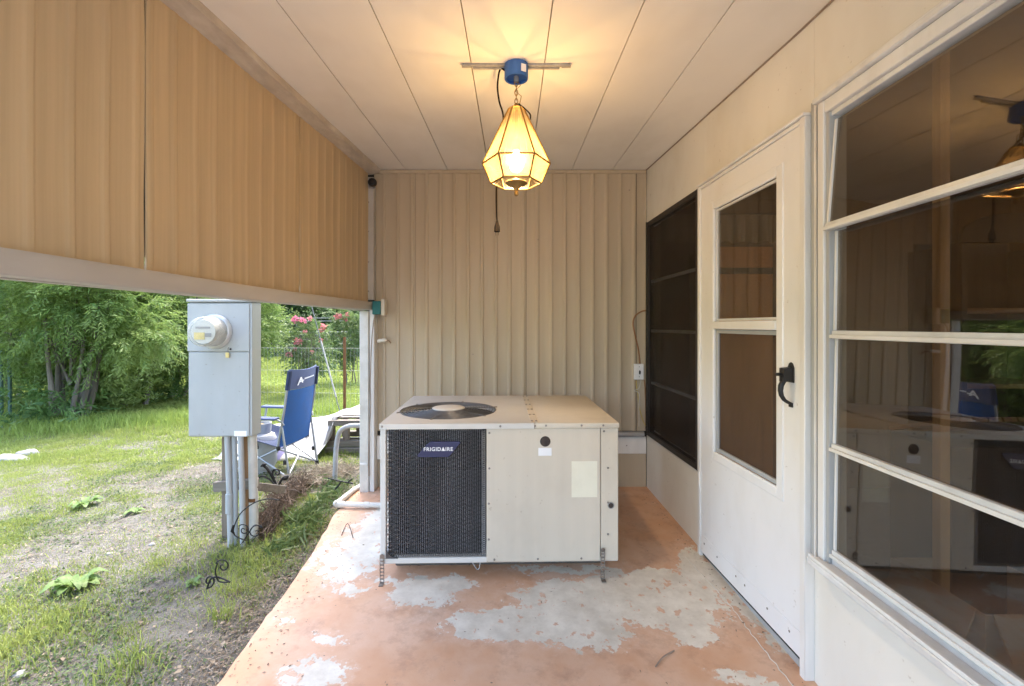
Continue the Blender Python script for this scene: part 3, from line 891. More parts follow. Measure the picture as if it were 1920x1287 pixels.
# ---- awning window beside the camera
win = wpart('window', M['white_trim'], house, (W1-0.030, W1+0.004, -0.04, 0.038, 0.425, 2.020), (W0, W0+0.03, -0.04, 0.038, 0.425, 2.020),
            (W0+0.0305, W1-0.0305, -0.04, 0.036, 1.975, 2.0195), bevel=0.003)
wpart('head_rail', M['alu'], win, (W0-0.02, W1+0.012, -0.004, 0.052, 2.0205, 2.040), bevel=0.003)
wpart('head_rail', M['white_trim'], win, (W0-0.02, W1+0.012, -0.004, 0.030, 2.0405, 2.062), bevel=0.003)
wpart('inner_head', M['alu'], win, (W0+0.031, W1-0.031, -0.03, 0.022, 1.958, 1.9745), bevel=0.002)
sill = wpart('sill', M['alu'], win, (W0-0.02, W1+0.006, -0.04, 0.075, 0.404, 0.4245), bevel=0.003)
wpart('sill_rib', M['white_trim'], sill, (W0-0.02, W1+0.006, 0.062, 0.0705, 0.425, 0.436), bevel=0.001)
wpart('sill_rib', M['alu'], sill, (W0+0.032, W1-0.032, 0.012, 0.020, 0.425, 0.441), bevel=0.001)
wpart('sill_apron', M['alu_grey'], sill, (W0-0.02, W1+0.016, 0.001, 0.050, 0.385, 0.4035), bevel=0.002)
wpart('sill_apron', M['alu'], sill, (W0-0.02, W1+0.016, 0.001, 0.030, 0.366, 0.3845), bevel=0.002)
wpart('jamb_channel', M['alu_grey'], win, (W1-0.048, W1-0.0305, -0.03, 0.030, 0.426, 1.974), bevel=0.001)
levels = [0.4535, 0.8165, 1.2015, 1.568, 1.950]
for k in range(4):
    z0, z1 = levels[k], levels[k+1]
    tilt = [0.006, 0.008, 0.006, 0.030][k]      # the vanes hang slightly open at the bottom
    def vane(m, u0, u1, wa, wb, v0, v1):
        def off(v): return tilt*(z1-v)/(z1-z0)
        vs_ = []
        for v in (v0, v1):
            for u, w in ((u0, wa), (u1, wa), (u1, wb), (u0, wb)):
                vs_.append((XR(u)-w-off(v), u, v))
        m.add(vs_, [(0,3,2,1),(4,5,6,7),(0,1,5,4),(1,2,6,5),(2,3,7,6),(3,0,4,7)])
        return m
    ua, ub = W0+0.035, W1-0.050
    br = vane(MB(), ua, ub, -0.002, 0.018, z0-0.006, z0+0.022).build('vane_rail', M['alu'], win, 0.002)
    vane(MB(), ua, ub, 0.0185, 0.026, z0-0.004, z0+0.008).build('rail_lip', M['white_trim'], br, 0.001)
    vane(MB(), ua, ub, -0.002, 0.012, z1-0.026, z1-0.0165).build('vane_rail', M['alu'], win, 0.002) if k == 9 else None
    vane(MB(), ub-0.010, ub, -0.001, 0.013, z0+0.0225, z1-0.006).build('vane_stile', M['white_trim'], win, 0.001)
    vane(MB(), ua, ub-0.0105, 0.003, 0.007, z0+0.0225, z1-0.006).build('glass_pane', M['glass'], win)

# ---- dark screened window at the far end
sw = frame('screened_window', M['dark_frame'], house, S0, S1, 0.4085, 2.024, 0.035, -0.03, 0.016, 0.003)
sw['label'] = 'dark screened window beside the end wall'
wpart('screen_cloth', M['screen'], sw, (S0+0.034, S1-0.034, 0.004, 0.006, 0.4425, 1.99))
for z in (0.811, 1.201, 1.572):
    wpart('vane_rail', M['alu'], sw, (S0+0.036, S1-0.036, -0.016, -0.004, z-0.010, z+0.010), bevel=0.002)
zz = [0.45, 0.811, 1.201, 1.572, 1.985]
for a, b in zip(zz[:-1], zz[1:]):
    wpart('glass_pane', M['glass'], sw, (S0+0.036, S1-0.036, -0.022, -0.019, a+0.011, b-0.011))
wpart('spline', M['rubber'], sw, (S0-0.004, S0+0.003, 0.0165, 0.020, 0.41, 2.02))
wpart('spline', M['rubber'], sw, (S1-0.003, S1+0.006, 0.0165, 0.022, 0.405, 2.026))

# ---- room behind the windows
def room(name, mat, x0, x1, y0, y1, z0, z1):
    m = MB(); m.box(x0, x1, y0, y1, z0, z1); o = m.build(name, mat); tag(o, kind='structure'); return o
room('floor_of_room', M['room_floor'], 1.127, 4.3, -1.6, 4.3, -0.25, -0.06)
room('ceiling_of_room', M['room_wall'], 1.215, 4.3, -1.6, 4.3, 2.25, 2.29)
room('wall_of_room', M['room_wall'], 4.0, 4.3, -1.6, 1.2, -0.06, 2.25)
room('wall_of_room', M['room_wall'], 4.0, 4.3, 3.2005, 4.3, -0.06, 2.25)
room('wall_of_room', M['room_wall'], 4.0, 4.3, 1.2005, 3.2, -0.06, 0.60)  # opening left above this piece, added to let daylight into the room
room('wall_of_room', M['room_wall'], 4.0, 4.3, 1.2005, 3.2, 2.10, 2.25)
room('wall_of_room', M['room_wall'], 1.135, 3.999, 3.85, 4.3, -0.06, 2.249)
room('wall_of_room', M['room_wall'], 1.215, 1.6, -1.65, -1.5, -0.06, 2.249)
room('wall_of_room', M['room_wall'], 3.4, 3.999, -1.65, -1.5, -0.06, 2.249)
room('wall_of_room', M['room_wall'], 1.6005, 3.3995, -1.65, -1.5, -0.06, 0.7)  # second opening above, added so daylight reaches the cabinet front
room('wall_of_room', M['room_wall'], 1.6005, 3.3995, -1.65, -1.5, 2.1, 2.249)

# things seen dimly through the glass
t_ = thing('wood_stud', (1.52, 1.70, -0.06), 'pale pine stud standing inside the room behind the large window', 'stud')
m = MB(); m.box(1.50, 1.535, 1.680, 1.715, -0.055, 2.245); m.build('stud_body', M['stud'], t_, 0.002)
cb = thing('wood_cabinet', (1.64, 3.45, -0.06), 'orange wooden cabinet inside seen through the storm door glass', 'cabinet')
m = MB(); m.box(1.40, 1.83, 3.36, 3.80, -0.055, 1.80); m.build('carcass', M['dark_wood'], cb, 0.003)
m = MB(); m.box(1.41, 1.815, 3.338, 3.359, 1.645, 1.79); m.build('cabinet_door', M['cabinet'], cb, 0.003)
m = MB(); m.box(1.41, 1.815, 3.338, 3.359, -0.02, 1.60); m.build('cabinet_door', M['cabinet'], cb, 0.003)
vl = thing('window_valance', (1.75, 3.78, 1.90), 'gathered cream valance hanging inside above the orange cabinet', 'curtain')
m = MB(); n = 60
vs_ = []
for i in range(n+1):
    x = 1.20 + 1.3*i/n
    for z in (2.12, 2.0, 1.90):
        vs_.append((x, 3.80 + 0.018*math.sin(i*1.3)*(2.2-z)*4, z + (0.008*math.sin(i*0.9) if z < 1.95 else 0)))
m.add(vs_, [(i*3+k, (i+1)*3+k, (i+1)*3+k+1, i*3+k+1) for i in range(n) for k in range(2)])
m.build('cloth', M['curtain'], vl, fix=False)
m = MB(); m.tube([(1.18, 3.80, 2.125), (2.52, 3.80, 2.125)], 0.010, 8); m.build('rod', M['dark_wood'], vl)
bk = thing('dark_bookcase', (2.35, 2.35, -0.06), 'dark wooden bookcase with rounded top inside the room', 'bookcase')
m = MB(); m.box(2.06, 2.09, 2.2, 2.5, -0.055, 1.62); m.build('side_panel', M['dark_wood'], bk, 0.003)
m = MB(); m.box(2.56, 2.59, 2.2, 2.5, -0.055, 1.62); m.build('side_panel', M['dark_wood'], bk, 0.003)
m = MB(); m.box(2.0905, 2.5595, 2.48, 2.499, -0.055, 1.66); m.build('back_panel', M['dark_wood'], bk)
m = MB()
arc = [(2.06, 2.199, 1.621), (2.59, 2.199, 1.621)] + [(2.325+0.265*math.cos(R(a)), 2.199, 1.66+0.10*math.sin(R(a))) for a in range(0, 181, 20)]
m.prism(arc, (0, 0.02, 0)); m.build('arched_top', M['dark_wood'], bk, 0.002)
for z in (0.1, 0.55, 0.95, 1.30):
    m = MB(); m.box(2.0905, 2.5595, 2.21, 2.479, z, z+0.022); m.build('shelf', M['slat_wood'], bk, 0.002)
ch = thing('slatted_chest', (1.85, 1.75, 0.4), 'brown slatted wooden chest lid behind the window glass', 'chest')
for k in range(11):
    m = MB(); x = 1.60+0.052*k
    m.obox((x, 1.85, 0.86), (0.024,0,0), (0,0.16,-0.05), (0,0.004,0.008)); m.build('slat', M['slat_wood'], ch, 0.002)
m = MB(); m.box(1.59, 2.15, 1.74, 2.02, -0.055, 0.80); m.build('chest_body', M['dark_wood'], ch, 0.004)
bx = thing('cardboard_box', (1.45, 1.40, -0.06), 'open cardboard box on the floor inside behind the lowest pane', 'box')
X0, X1, Y0, Y1, Z0, Z1 = 1.42, 1.80, 1.44, 1.80, -0.055, 0.37
for a in ((X0, X1, Y0, Y0+0.006), (X0, X1, Y1-0.006, Y1), (X0, X0+0.006, Y0+0.0065, Y1-0.0065), (X1-0.006, X1, Y0+0.0065, Y1-0.0065)):
    m = MB(); m.box(a[0], a[1], a[2], a[3], Z0, Z1); m.build('side', M['cardboard'], bx)
m = MB(); m.box(X0+0.007, X1-0.007, Y0+0.007, Y1-0.007, Z0, Z0+0.006); m.build('base', M['cardboard'], bx)
m = MB(); m.obox((X0-0.02, (Y0+Y1)/2, Z1-0.04), (0.018,0,0.045), (0,0.155,0), (0.003,0,-0.001)); m.build('flap', M['cardboard'], bx)
m = MB(); m.obox(((X0+X1)/2, Y0-0.03, Z1-0.05), (0.17,0,0), (0,0.028,0.055), (0,0.003,-0.0015)); m.build('flap', M['cardboard'], bx)

# ================================================================ THE COOLING UNIT
AX = Matrix.Translation((-0.659, 2.40, 0.0)) @ Matrix.Rotation(R(1.5), 4, 'Z')
ac = thing('air_conditioner', AX @ Vector((0.6, 0.47, 0.045)), 'large beige packaged air conditioner with dark coil and roof fan', 'air conditioner', rz=R(1.5))
def A(): return MB(AX)
W, DP, ZB, ZT = 1.198, 0.95, 0.045, 0.749
A().box(0, W, 0.004, DP, ZB, 0.0740).build('base_rail', M['ac_light'], ac, 0.004)
A().box(0, 0.028, 0, 0.030, 0.0745, 0.7215).build('corner_post', M['ac_light'], ac, 0.003)
A().box(0.5310, 1.1065, 0.0, 0.022, 0.0500, 0.7215).build('access_panel', M['ac'], ac, 0.0025)
A().box(1.1095, W, 0.001, 0.060, 0.0500, 0.7215).build('corner_panel', M['ac'], ac, 0.003)
A().box(W-0.004, W, 0.0605, DP-0.002, 0.0745, 0.7215).build('side_panel', M['ac'], ac, 0.001)
A().box(0.0, 0.004, 0.32, DP-0.002, 0.0745, 0.7215).build('side_panel', M['ac'], ac, 0.001)
A().box(0.0045, W-0.0045, DP-0.006, DP-0.002, 0.0745, 0.7215).build('rear_panel', M['ac'], ac, 0.001)
A().box(0.035, 0.526, 0.05, 0.9, 0.0745, 0.50).build('coil_core', M['coil_dark'], ac)
A().box(0.56, W-0.02, 0.08, 0.92, 0.0745, 0.70).build('blower_case', M['coil_dark'], ac)
# front coil: fins, guard wires, rounded lower corner
m = A(); x = 0.036
while x < 0.508:
    m.box(x, x+0.0042, 0.018+random.uniform(0,0.006), 0.047, 0.078, 0.719); x += 0.0106
m.build('coil_fins', M['coil_fin'], ac, kind='stuff', smooth=False)
m = A()
x0, x1, z0, z1, yg = 0.030, 0.524, 0.078, 0.720, 0.010
pitch = 0.017
def diag(sgn):
    c = -1.2
    while c < 1.4:
        pts = []
        for xx in (x0, x1):
            zz_ = c + sgn*1.6*(xx-x0)
            pts.append((xx, zz_))
        (xa, za), (xb, zb) = pts
        if za > zb: (xa, za), (xb, zb) = (xb, zb), (xa, za)
        if zb > z0 and za < z1:
            f0 = max(0, (z0-za)/(zb-za)); f1 = min(1, (z1-za)/(zb-za))
            pa = (xa+(xb-xa)*f0, yg + 0.0012*sgn, za+(zb-za)*f0); pb = (xa+(xb-xa)*f1, yg + 0.0012*sgn, za+(zb-za)*f1)
            if Vector(pa) != Vector(pb): m.tube([pa, pb], 0.0009, 4, False)
        c += pitch*1.25
diag(1); diag(-1)
m.build('guard_mesh', M['wire'], ac, kind='stuff', smooth=False, fix=False)
for z in np.arange(0.10, 0.72, 0.047):
    m = A(); m.tube([(x0, 0.006, z), (x1, 0.006, z-0.001)], 0.0014, 5); m.build('guard_wire', M['wire'], ac)
for z in np.arange(0.12, 0.70, 0.041):
    m = A(); m.tube([(0.020, 0.002, z+0.004), (0.034, 0.002, z), (0.052, 0.006, z-0.004)], 0.0013, 5)
    m.build('guard_tie', M['wire_light'], ac)
m = A()     # bright cut edges of the guard along the right and lower border
for z in np.arange(0.085, 0.715, 0.0105):
    m.tube([(0.508, 0.006, z), (0.526, 0.004, z+0.008)], 0.0014, 4); m.tube([(0.526, 0.005, z), (0.508, 0.007, z+0.008)], 0.0014, 4)
for x in np.arange(0.07, 0.50, 0.0115):
    m.tube([(x, 0.006, 0.076), (x+0.008, 0.005, 0.092)], 0.0013, 4); m.tube([(x+0.008, 0.007, 0.076), (x, 0.006, 0.092)], 0.0013, 4)
    m.tube([(x, 0.006, 0.712), (x+0.007, 0.005, 0.722)], 0.0011, 4)
m.build('guard_edge', M['wire_light'], ac, kind='stuff')
m = A()
pts = [(0.028, 0.0, 0.0745), (0.028, 0.0, 0.135)] + [(0.088-0.06*math.cos(R(a)), 0.0, 0.135-0.06*math.sin(R(a))) for a in range(10, 91, 16)] + [(0.088, 0.0, 0.0745)]
m.prism(pts, (0, 0.006, 0)); m.build('corner_gusset', M['wire'], ac)
# lids with the fan opening
fc, fr = (0.300, 0.385), 0.278
def fan_lid():
    m = A(); n = 72
    xa, xb, ya, yb = -0.004, 0.7715, -0.006, DP+0.004
    ang = [2*math.pi*k/n for k in range(n)]
    inner = [(fc[0]+fr*math.cos(a), fc[1]+fr*math.sin(a)) for a in ang]
    outer = []
    for a in ang:
        c, s = math.cos(a), math.sin(a)
        ts = []
        if c > 1e-9: ts.append((xb-fc[0])/c)
        if c < -1e-9: ts.append((xa-fc[0])/c)
        if s > 1e-9: ts.append((yb-fc[1])/s)
        if s < -1e-9: ts.append((ya-fc[1])/s)
        t_ = min(ts); outer.append((fc[0]+c*t_, fc[1]+s*t_))
    for cx_, cy_ in ((xa,ya),(xb,ya),(xb,yb),(xa,yb)):       # snap the nearest ray to each corner
        k = min(range(n), key=lambda i: (outer[i][0]-cx_)**2+(outer[i][1]-cy_)**2); outer[k] = (cx_, cy_)
    zt, zb_ = ZT, 0.722
    V = [(x, y, zt) for x, y in inner] + [(x, y, zt) for x, y in outer] + [(x, y, zb_) for x, y in outer] + [(x, y, zt-0.030) for x, y in inner] + \
        [(fc[0]+(x-fc[0])*0.97, fc[1]+(y-fc[1])*0.97, zt+0.002) for x, y in inner]
    F = []
    for k in range(n):
        j = (k+1) % n
        F += [(k, j, n+j, n+k), (n+k, n+j, 2*n+j, 2*n+k), (k, 3*n+k, 3*n+j, j)]
    m.add(V[:4*n], F)
    return m
fan_lid().build('fan_lid', M['ac_light'], ac, angle=25)  # trim enamel reused; the lid's sky reflection is put into its greyer colour
A().box(0.7735, W+0.004, -0.006, DP+0.004, 0.722, ZT).build('service_lid', M['ac'], ac, 0.005, seg=2)
A().box(0.7560, 0.7900, 0.012, DP-0.01, ZT+0.0003, ZT+0.0025).build('lid_seam', M['ac'], ac, 0.0008)
# fan: well, blades, motor, grille
m = A(); m.lathe([(fr+0.006, ZT-0.031), (fr+0.010, 0.51), (0.05, 0.505)], 40, (fc[0], fc[1], 0)); m.build('fan_well', M['coil_dark'], ac)
m = A()
for k in range(4):
    a0 = R(90*k+20); pts = []
    for r_, w_, z_ in ((0.05, 0.28, 0.60), (0.13, 0.42, 0.61), (0.21, 0.52, 0.62), (0.258, 0.50, 0.625)):
        for s in (-1, 1):
            a = a0 + s*w_
            pts.append((fc[0]+r_*math.cos(a), fc[1]+r_*math.sin(a), z_ + s*0.030))
    m.add(pts, [(0,1,3,2),(2,3,5,4),(4,5,7,6)])
m.build('fan_blades', M['galv'], ac, fix=False)
m = A(); m.lathe([(0.055,0.56),(0.055,0.69),(0.03,0.70)], 20, (fc[0], fc[1], 0)); m.build('fan_motor', M['coil_fin'], ac)
m = A()
r_ = 0.104
while r_ < fr+0.004:
    z_ = ZT + 0.012 - 0.010*(r_/fr)**2
    m.ring((fc[0], fc[1], z_), r_, 0.0021, 56, 5); r_ += 0.0170
for k in range(6):
    a = R(60*k+18)
    m.tube([(fc[0]+0.09*math.cos(a), fc[1]+0.09*math.sin(a), ZT+0.008), (fc[0]+0.2*math.cos(a), fc[1]+0.2*math.sin(a), ZT+0.004), (fc[0]+0.292*math.cos(a), fc[1]+0.292*math.sin(a), ZT+0.0025)], 0.003, 6)
m.build('fan_grille', M['grille_wire'], ac)
m = A(); m.lathe([(0.094, ZT+0.010),(0.095, ZT+0.014),(0.088, ZT+0.0175),(0.03, ZT+0.0185)], 36, (fc[0], fc[1], 0)); m.build('hub_cap', M['ac_light'], ac)
for k in range(6):
    a = R(60*k+18)
    m = A(); m.lathe([(0.007, ZT+0.0003),(0.007, ZT+0.004),(0.003, ZT+0.006)], 8, (fc[0]+0.290*math.cos(a), fc[1]+0.290*math.sin(a), 0)); m.build('screw', M['screw'], ac)
# badge and lettering
def skew(z): return (z-0.584)*0.62
pts = []
for cx_, cz_, a0 in ((0.387, 0.589, -80), (0.335+0.017, 0.654, 0), ):
    pass
bz0, bz1, bx0, bx1 = 0.582, 0.660, 0.186, 0.352
poly = [(bx0+skew(bz0)+0.012, bz0), (bx1+skew(bz0)-0.012, bz0), (bx1+skew(bz0)-0.002, bz0+0.006), (bx1+skew(bz1)+0.002, bz1-0.006), (bx1+skew(bz1)-0.004, bz1),
        (bx0+skew(bz1)+0.020, bz1), (bx0+skew(bz1)+0.004, bz1-0.010), (bx0+skew(bz0), bz0+0.010), (bx0+skew(bz0)+0.003, bz0+0.002)]
m = A(); m.prism([(x, -0.006, z) for x, z in poly], (0, 0.008, 0)); badge = m.build('badge', M['badge'], ac, 0.0012)
def text_part(body, size, mat, parent, mw, name='lettering', spacing=1.0, off=0.0, extrude=0.0006):
    cu = bpy.data.curves.new(name, 'FONT')
    cu.body = body; cu.size = size; cu.align_x = 'CENTER'; cu.align_y = 'CENTER'
    cu.space_character = spacing; cu.extrude = extrude; cu.offset = off; cu.resolution_u = 3
    tmp = bpy.data.objects.new('tmp', cu); COL.objects.link(tmp)
    dg = bpy.context.evaluated_depsgraph_get()
    me = bpy.data.meshes.new_from_object(tmp.evaluated_get(dg))
    bpy.data.objects.remove(tmp); me.name = name
    me.materials.clear(); me.materials.append(mat)
    return link(name, me, parent, mw)
text_part('FRIGIDAIRE', 0.0262, M['white_print'], badge, AX @ Matrix.Translation((0.290, -0.0072, 0.6215)) @ Matrix.Rotation(R(90), 4, 'X'), 'lettering', 1.12, 0.0003)
m = A(); m.prism([(0.3105, -0.0068, 0.6135), (0.3215, -0.0068, 0.6135), (0.316, -0.0068, 0.628)], (0, -0.0012, 0)); m.build('letter_fill', M['white_print'], badge)
# plug, stickers, grommet, screws, hold-down straps
m = A(); m.lathe([(0.0265,0.0),(0.0265,0.0012),(0.020,0.0030),(0.006,0.0034)], 28); m.xf = AX @ Matrix.Translation((0.827, -0.0002, 0.656)) @ Matrix.Rotation(R(90), 4, 'X'); m.build('round_plug', M['dark_dot'], ac)
A().box(0.792, 0.859, -0.0011, -0.0003, 0.584, 0.624).build('sticker', M['white_print'], ac)
m = A()
for k in range(3): m.box(0.802+0.002*k, 0.850-0.004*k, -0.0016, -0.0013, 0.592+0.009*k, 0.5945+0.009*k)
stk = A().box(0.960, 1.091, -0.0012, -0.0003, 0.373, 0.555).build('rating_label', M['label_cream'], ac)
m = A(); m.lathe([(0.016,0.0),(0.016,0.004),(0.010,0.005)], 18); m.xf = AX @ Matrix.Translation((1.160, 0.0005, 0.331)) @ Matrix.Rotation(R(90), 4, 'X'); gr = m.build('grommet', M['dark_dot'], ac)
m = A(); m.ring((0,0,0), 0.015, 0.0022, 20, 6); m.xf = AX @ Matrix.Translation((1.160, -0.004, 0.331)) @ Matrix.Rotation(R(90), 4, 'X'); m.build('grommet_ring', M['galv'], gr)
scr = [(0.545,0.700),(0.545,0.522),(0.542,0.345),(0.542,0.165),(0.57,0.063),(0.79,0.064),(1.01,0.064),(1.145,0.52),(1.145,0.345),(1.145,0.185),(1.125,0.706)]
scr_lid = [(0.60,0.735),(0.775,0.736),(0.83,0.737),(1.01,0.737),(1.12,0.737),(0.01,0.737)]
for x, z in scr + scr_lid:
    m = A(); m.lathe([(0.0055,0.0),(0.0055,0.0018),(0.0028,0.0036)], 8)
    m.xf = AX @ Matrix.Translation((x, 0.0 if (x, z) in scr else -0.0062, z)) @ Matrix.Rotation(R(90), 4, 'X'); m.build('screw', M['screw'], ac)
for k, y in enumerate(np.linspace(0.04, 0.90, 6)):
    for x in (0.762, 0.784):
        m = A(); m.lathe([(0.006, ZT+0.0026),(0.006, ZT+0.0045),(0.003, ZT+0.006)], 8, (x, float(y), 0)); m.build('screw', M['screw'], ac)
for x, zt_, zb_ in ((0.010, 0.094, -0.046), (1.118, 0.112, -0.040)):
    m = A(); wdt = 0.011
    m.box(x-wdt, x-wdt+0.004, -0.006, -0.003, zb_, zt_); m.box(x+wdt-0.004, x+wdt, -0.006, -0.003, zb_, zt_)
    z = zb_+0.0005
    while z < zt_:
        m.box(x-wdt+0.0041, x+wdt-0.0041, -0.0058, -0.0032, z, z+0.007); z += 0.0175
    m.lathe([(0.011, 0.0), (0.011, 0.003)], 12, (x, -0.0095, zt_-0.004), 'y')
    m.box(x-wdt, x+wdt, -0.035, -0.0062, zb_, zb_+0.0025)
    m.build('hold_down_strap', M['screw'], ac, fix=True)
m = A(); m.tube([(0.455, 0.02, 0.046), (0.478, 0.015, 0.012), (0.486, 0.015, 0.006), (0.494, 0.015, 0.012), (0.500, 0.02, 0.046)], 0.0022, 6); m.build('wire_clip', M['wire_light'], ac)
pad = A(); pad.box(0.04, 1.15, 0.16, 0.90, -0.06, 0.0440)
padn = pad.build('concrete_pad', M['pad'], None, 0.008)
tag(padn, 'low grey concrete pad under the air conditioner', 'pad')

# ================================================================ THE LANTERN
LX, LY = 0.0187, 2.10
lamp = thing('hanging_lantern', (LX, LY, ceil_z(LY)), 'lit amber glass hexagonal lantern hanging by chain from blue box', 'lamp')
zc = ceil_z(LY)
k_ = 2.10/2.16
RW, RB, RT = 0.152*k_, 0.112*k_, 0.036*k_
ZW, ZBt, ZTp = CAM_H+0.730*k_, CAM_H+0.641*k_, CAM_H+0.972*k_
def hexp(r, z, k): return Vector((LX + r*math.cos(R(60*k)), LY + r*math.sin(R(60*k)), z))
cen = Vector((LX, LY, 0))
for k in range(6):
    for (ra, za), (rb, zb_) in (((RT, ZTp), (RW, ZW)), ((RW, ZW), (RB, ZBt))):
        q4 = [hexp(ra, za, k), hexp(ra, za, k+1), hexp(rb, zb_, k+1), hexp(rb, zb_, k)]
        c = sum(q4, Vector())/4; nrm = (q4[1]-q4[0]).cross(q4[3]-q4[0]).normalized()
        q4 = [c + (p-c)*0.985 for p in q4]
        m = MB(); m.prism(q4, nrm*0.002); m.build('glass_panel', M['lantern_glass'], lamp)
came = MB()
for k in range(6):
    came.tube([hexp(RT, ZTp, k), hexp(RW, ZW, k)], 0.0042, 6); came.tube([hexp(RW, ZW, k), hexp(RB, ZBt, k)], 0.0042, 6)
    for r_, z_ in ((RT, ZTp), (RW, ZW), (RB, ZBt)):
        came.tube([hexp(r_, z_, k), hexp(r_, z_, k+1)], 0.0040, 6)
came.build('brass_frame', M['brass'], lamp)
m = MB(); m.lathe([(0.004, ZTp+0.028), (0.010, ZTp+0.022), (0.014, ZTp+0.012), (0.034, ZTp+0.004), (0.039, ZTp-0.001), (0.034, ZTp-0.003)], 20, (LX, LY, 0)); m.build('cap', M['brass'], lamp)
m = MB(); m.lathe([(0.004, ZBt+0.10), (0.005, ZBt+0.022), (0.014, ZBt+0.017), (0.046, ZBt+0.006), (0.049, ZBt+0.0), (0.040, ZBt-0.008), (0.020, ZBt-0.016), (0.010, ZBt-0.026), (0.007, ZBt-0.032), (0.009, ZBt-0.040), (0.009, ZBt-0.052), (0.005, ZBt-0.056)], 24, (LX, LY, 0))
m.build('finial', M['brass'], lamp)
ZBulb = ZW + 0.005
m = MB(); m.lathe([(0.003, -0.042), (0.018, -0.038), (0.027, -0.024), (0.030, -0.008), (0.027, 0.010), (0.017, 0.030), (0.013, 0.045), (0.012, 0.05)], 20, (LX, LY, ZBulb)); m.build('bulb', M['bulb'], lamp)
m = MB(); m.lathe([(0.014, 0.0505), (0.018, 0.058), (0.018, 0.10), (0.008, 0.108), (0.005, ZTp-ZBulb)], 16, (LX, LY, ZBulb)); m.build('socket', M['brass'], lamp)
ld = bpy.data.lights.new('bulb_light', 'POINT'); ld.energy = LAMP_POWER; ld.color = (1.0, 0.74, 0.46); ld.shadow_soft_size = 0.036
lo = bpy.data.objects.new('bulb_light', ld); COL.objects.link(lo); lo.parent = lamp; lo.matrix_parent_inverse = WORLD[lamp.name].inverted(); lo.location = (LX, LY, ZBulb-0.004)
# chain, canopy box, bracket, cord with plug
zb0 = zc - 0.066
m = MB(); z = ZTp+0.026; i = 0
while z < zb0-0.006:
    ring = []
    for a in range(14):
        q_ = 2*math.pi*a/14
        ux, uz = 0.0068*math.cos(q_), 0.0135*math.sin(q_)
        ring.append((LX + (ux if i % 2 == 0 else 0), LY + (0 if i % 2 == 0 else ux), z + 0.010 + uz))
    ring.append(ring[0]); m.tube(ring, 0.0019, 5, False); z += 0.0195; i += 1
m.build('chain', M['brass'], lamp)
m = MB(); m.tube([(LX+0.004, LY, zb0-0.004), (LX+0.018, LY-0.008, zb0-0.030), (LX-0.006, LY-0.01, zb0-0.055), (LX+0.022, LY-0.004, zb0-0.075), (LX+0.014, LY+0.004, ZTp+0.02)], 0.0018, 6); m.build('chain_wire', M['brass'], lamp)
m = MB(); m.lathe([(0.052, zc-0.004), (0.052, zc-0.062), (0.050, zb0), (0.042, zb0+0.001), (0.041, zb0+0.010), (0.02, zb0+0.012)], 28, (LX, LY, 0)); bbx = m.build('junction_box', M['blue_box'], lamp)
m = MB(); m.prism([(LX+0.020, LY-0.0525, zc-0.055), (LX+0.040, LY-0.0405, zc-0.055), (LX+0.040, LY-0.0405, zc-0.024), (LX+0.020, LY-0.0525, zc-0.024)], (0.002, -0.003, 0)); m.build('box_label', M['white_print'], bbx)
m = MB(); m.lathe([(0.009, zb0-0.012), (0.011, zb0-0.008), (0.011, zb0+0.012)], 14, (LX, LY, 0)); m.build('loop_nut', M['galv'], bbx)
zl = zc-0.0015
m = MB(); m.box(LX-0.232, LX+0.232, LY-0.014, LY+0.002, zl-0.010, zl); m.box(LX-0.19, LX+0.19, LY+0.003, LY+0.016, zl-0.013, zl-0.0005); m.build('hanger_bar', M['galv'], lamp, 0.001)
m = MB(); m.box(LX-0.238, LX-0.198, LY-0.017, LY+0.002, zl-0.0135, zl-0.0105); m.box(LX+0.198, LX+0.238, LY-0.017, LY+0.002, zl-0.0135, zl-0.0105); m.build('hanger_foot', M['galv'], lamp, 0.0005)
def smooth_path(pts, n=6):
    P_ = [Vector(p) for p in pts]; out = []
    for i in range(len(P_)-1):
        p0 = P_[max(i-1,0)]; p1 = P_[i]; p2 = P_[i+1]; p3 = P_[min(i+2, len(P_)-1)]
        for k in range(n):
            t = k/n
            out.append(0.5*((2*p1) + (-p0+p2)*t + (2*p0-5*p1+4*p2-p3)*t*t + (-p0+3*p1-3*p2+p3)*t*t*t))
    out.append(P_[-1]); return out
yb_ = LY+0.19
cord = smooth_path([(LX-0.045, LY-0.01, zc-0.035), P(938,130,LY+0.02), P(933,160,LY+0.05), P(936,190,LY+0.09), P(944,225,LY+0.13), P(936,300,yb_-0.02), P(931,352,yb_), P(931,395,yb_), P(932,414,yb_)], 6)
m = MB(); m.tube(cord, 0.0042, 7); m.build('power_cord', M['cord'], lamp)
px_, py_, pz_ = P(932,414,yb_)
m = MB(); m.lathe([(0.0055, 0.0), (0.008, -0.014), (0.013, -0.030), (0.0145, -0.052), (0.011, -0.055)], 12, (px_, py_, pz_))
m.box(px_-0.007, px_-0.0055, py_-0.003, py_+0.003, pz_-0.070, pz_-0.054); m.box(px_+0.0055, px_+0.007, py_-0.003, py_+0.003, pz_-0.070, pz_-0.054)
m.build('plug', M['cord'], lamp)
m = MB(); m.tube(smooth_path([(LX+0.010, LY-0.008, ZTp+0.022), P(985,205,LY-0.03), P(994,215,LY-0.03), (LX+0.060, LY-0.028, ZTp-0.055)], 6), 0.003, 7); m.build('shade_cord', M['cord'], lamp)

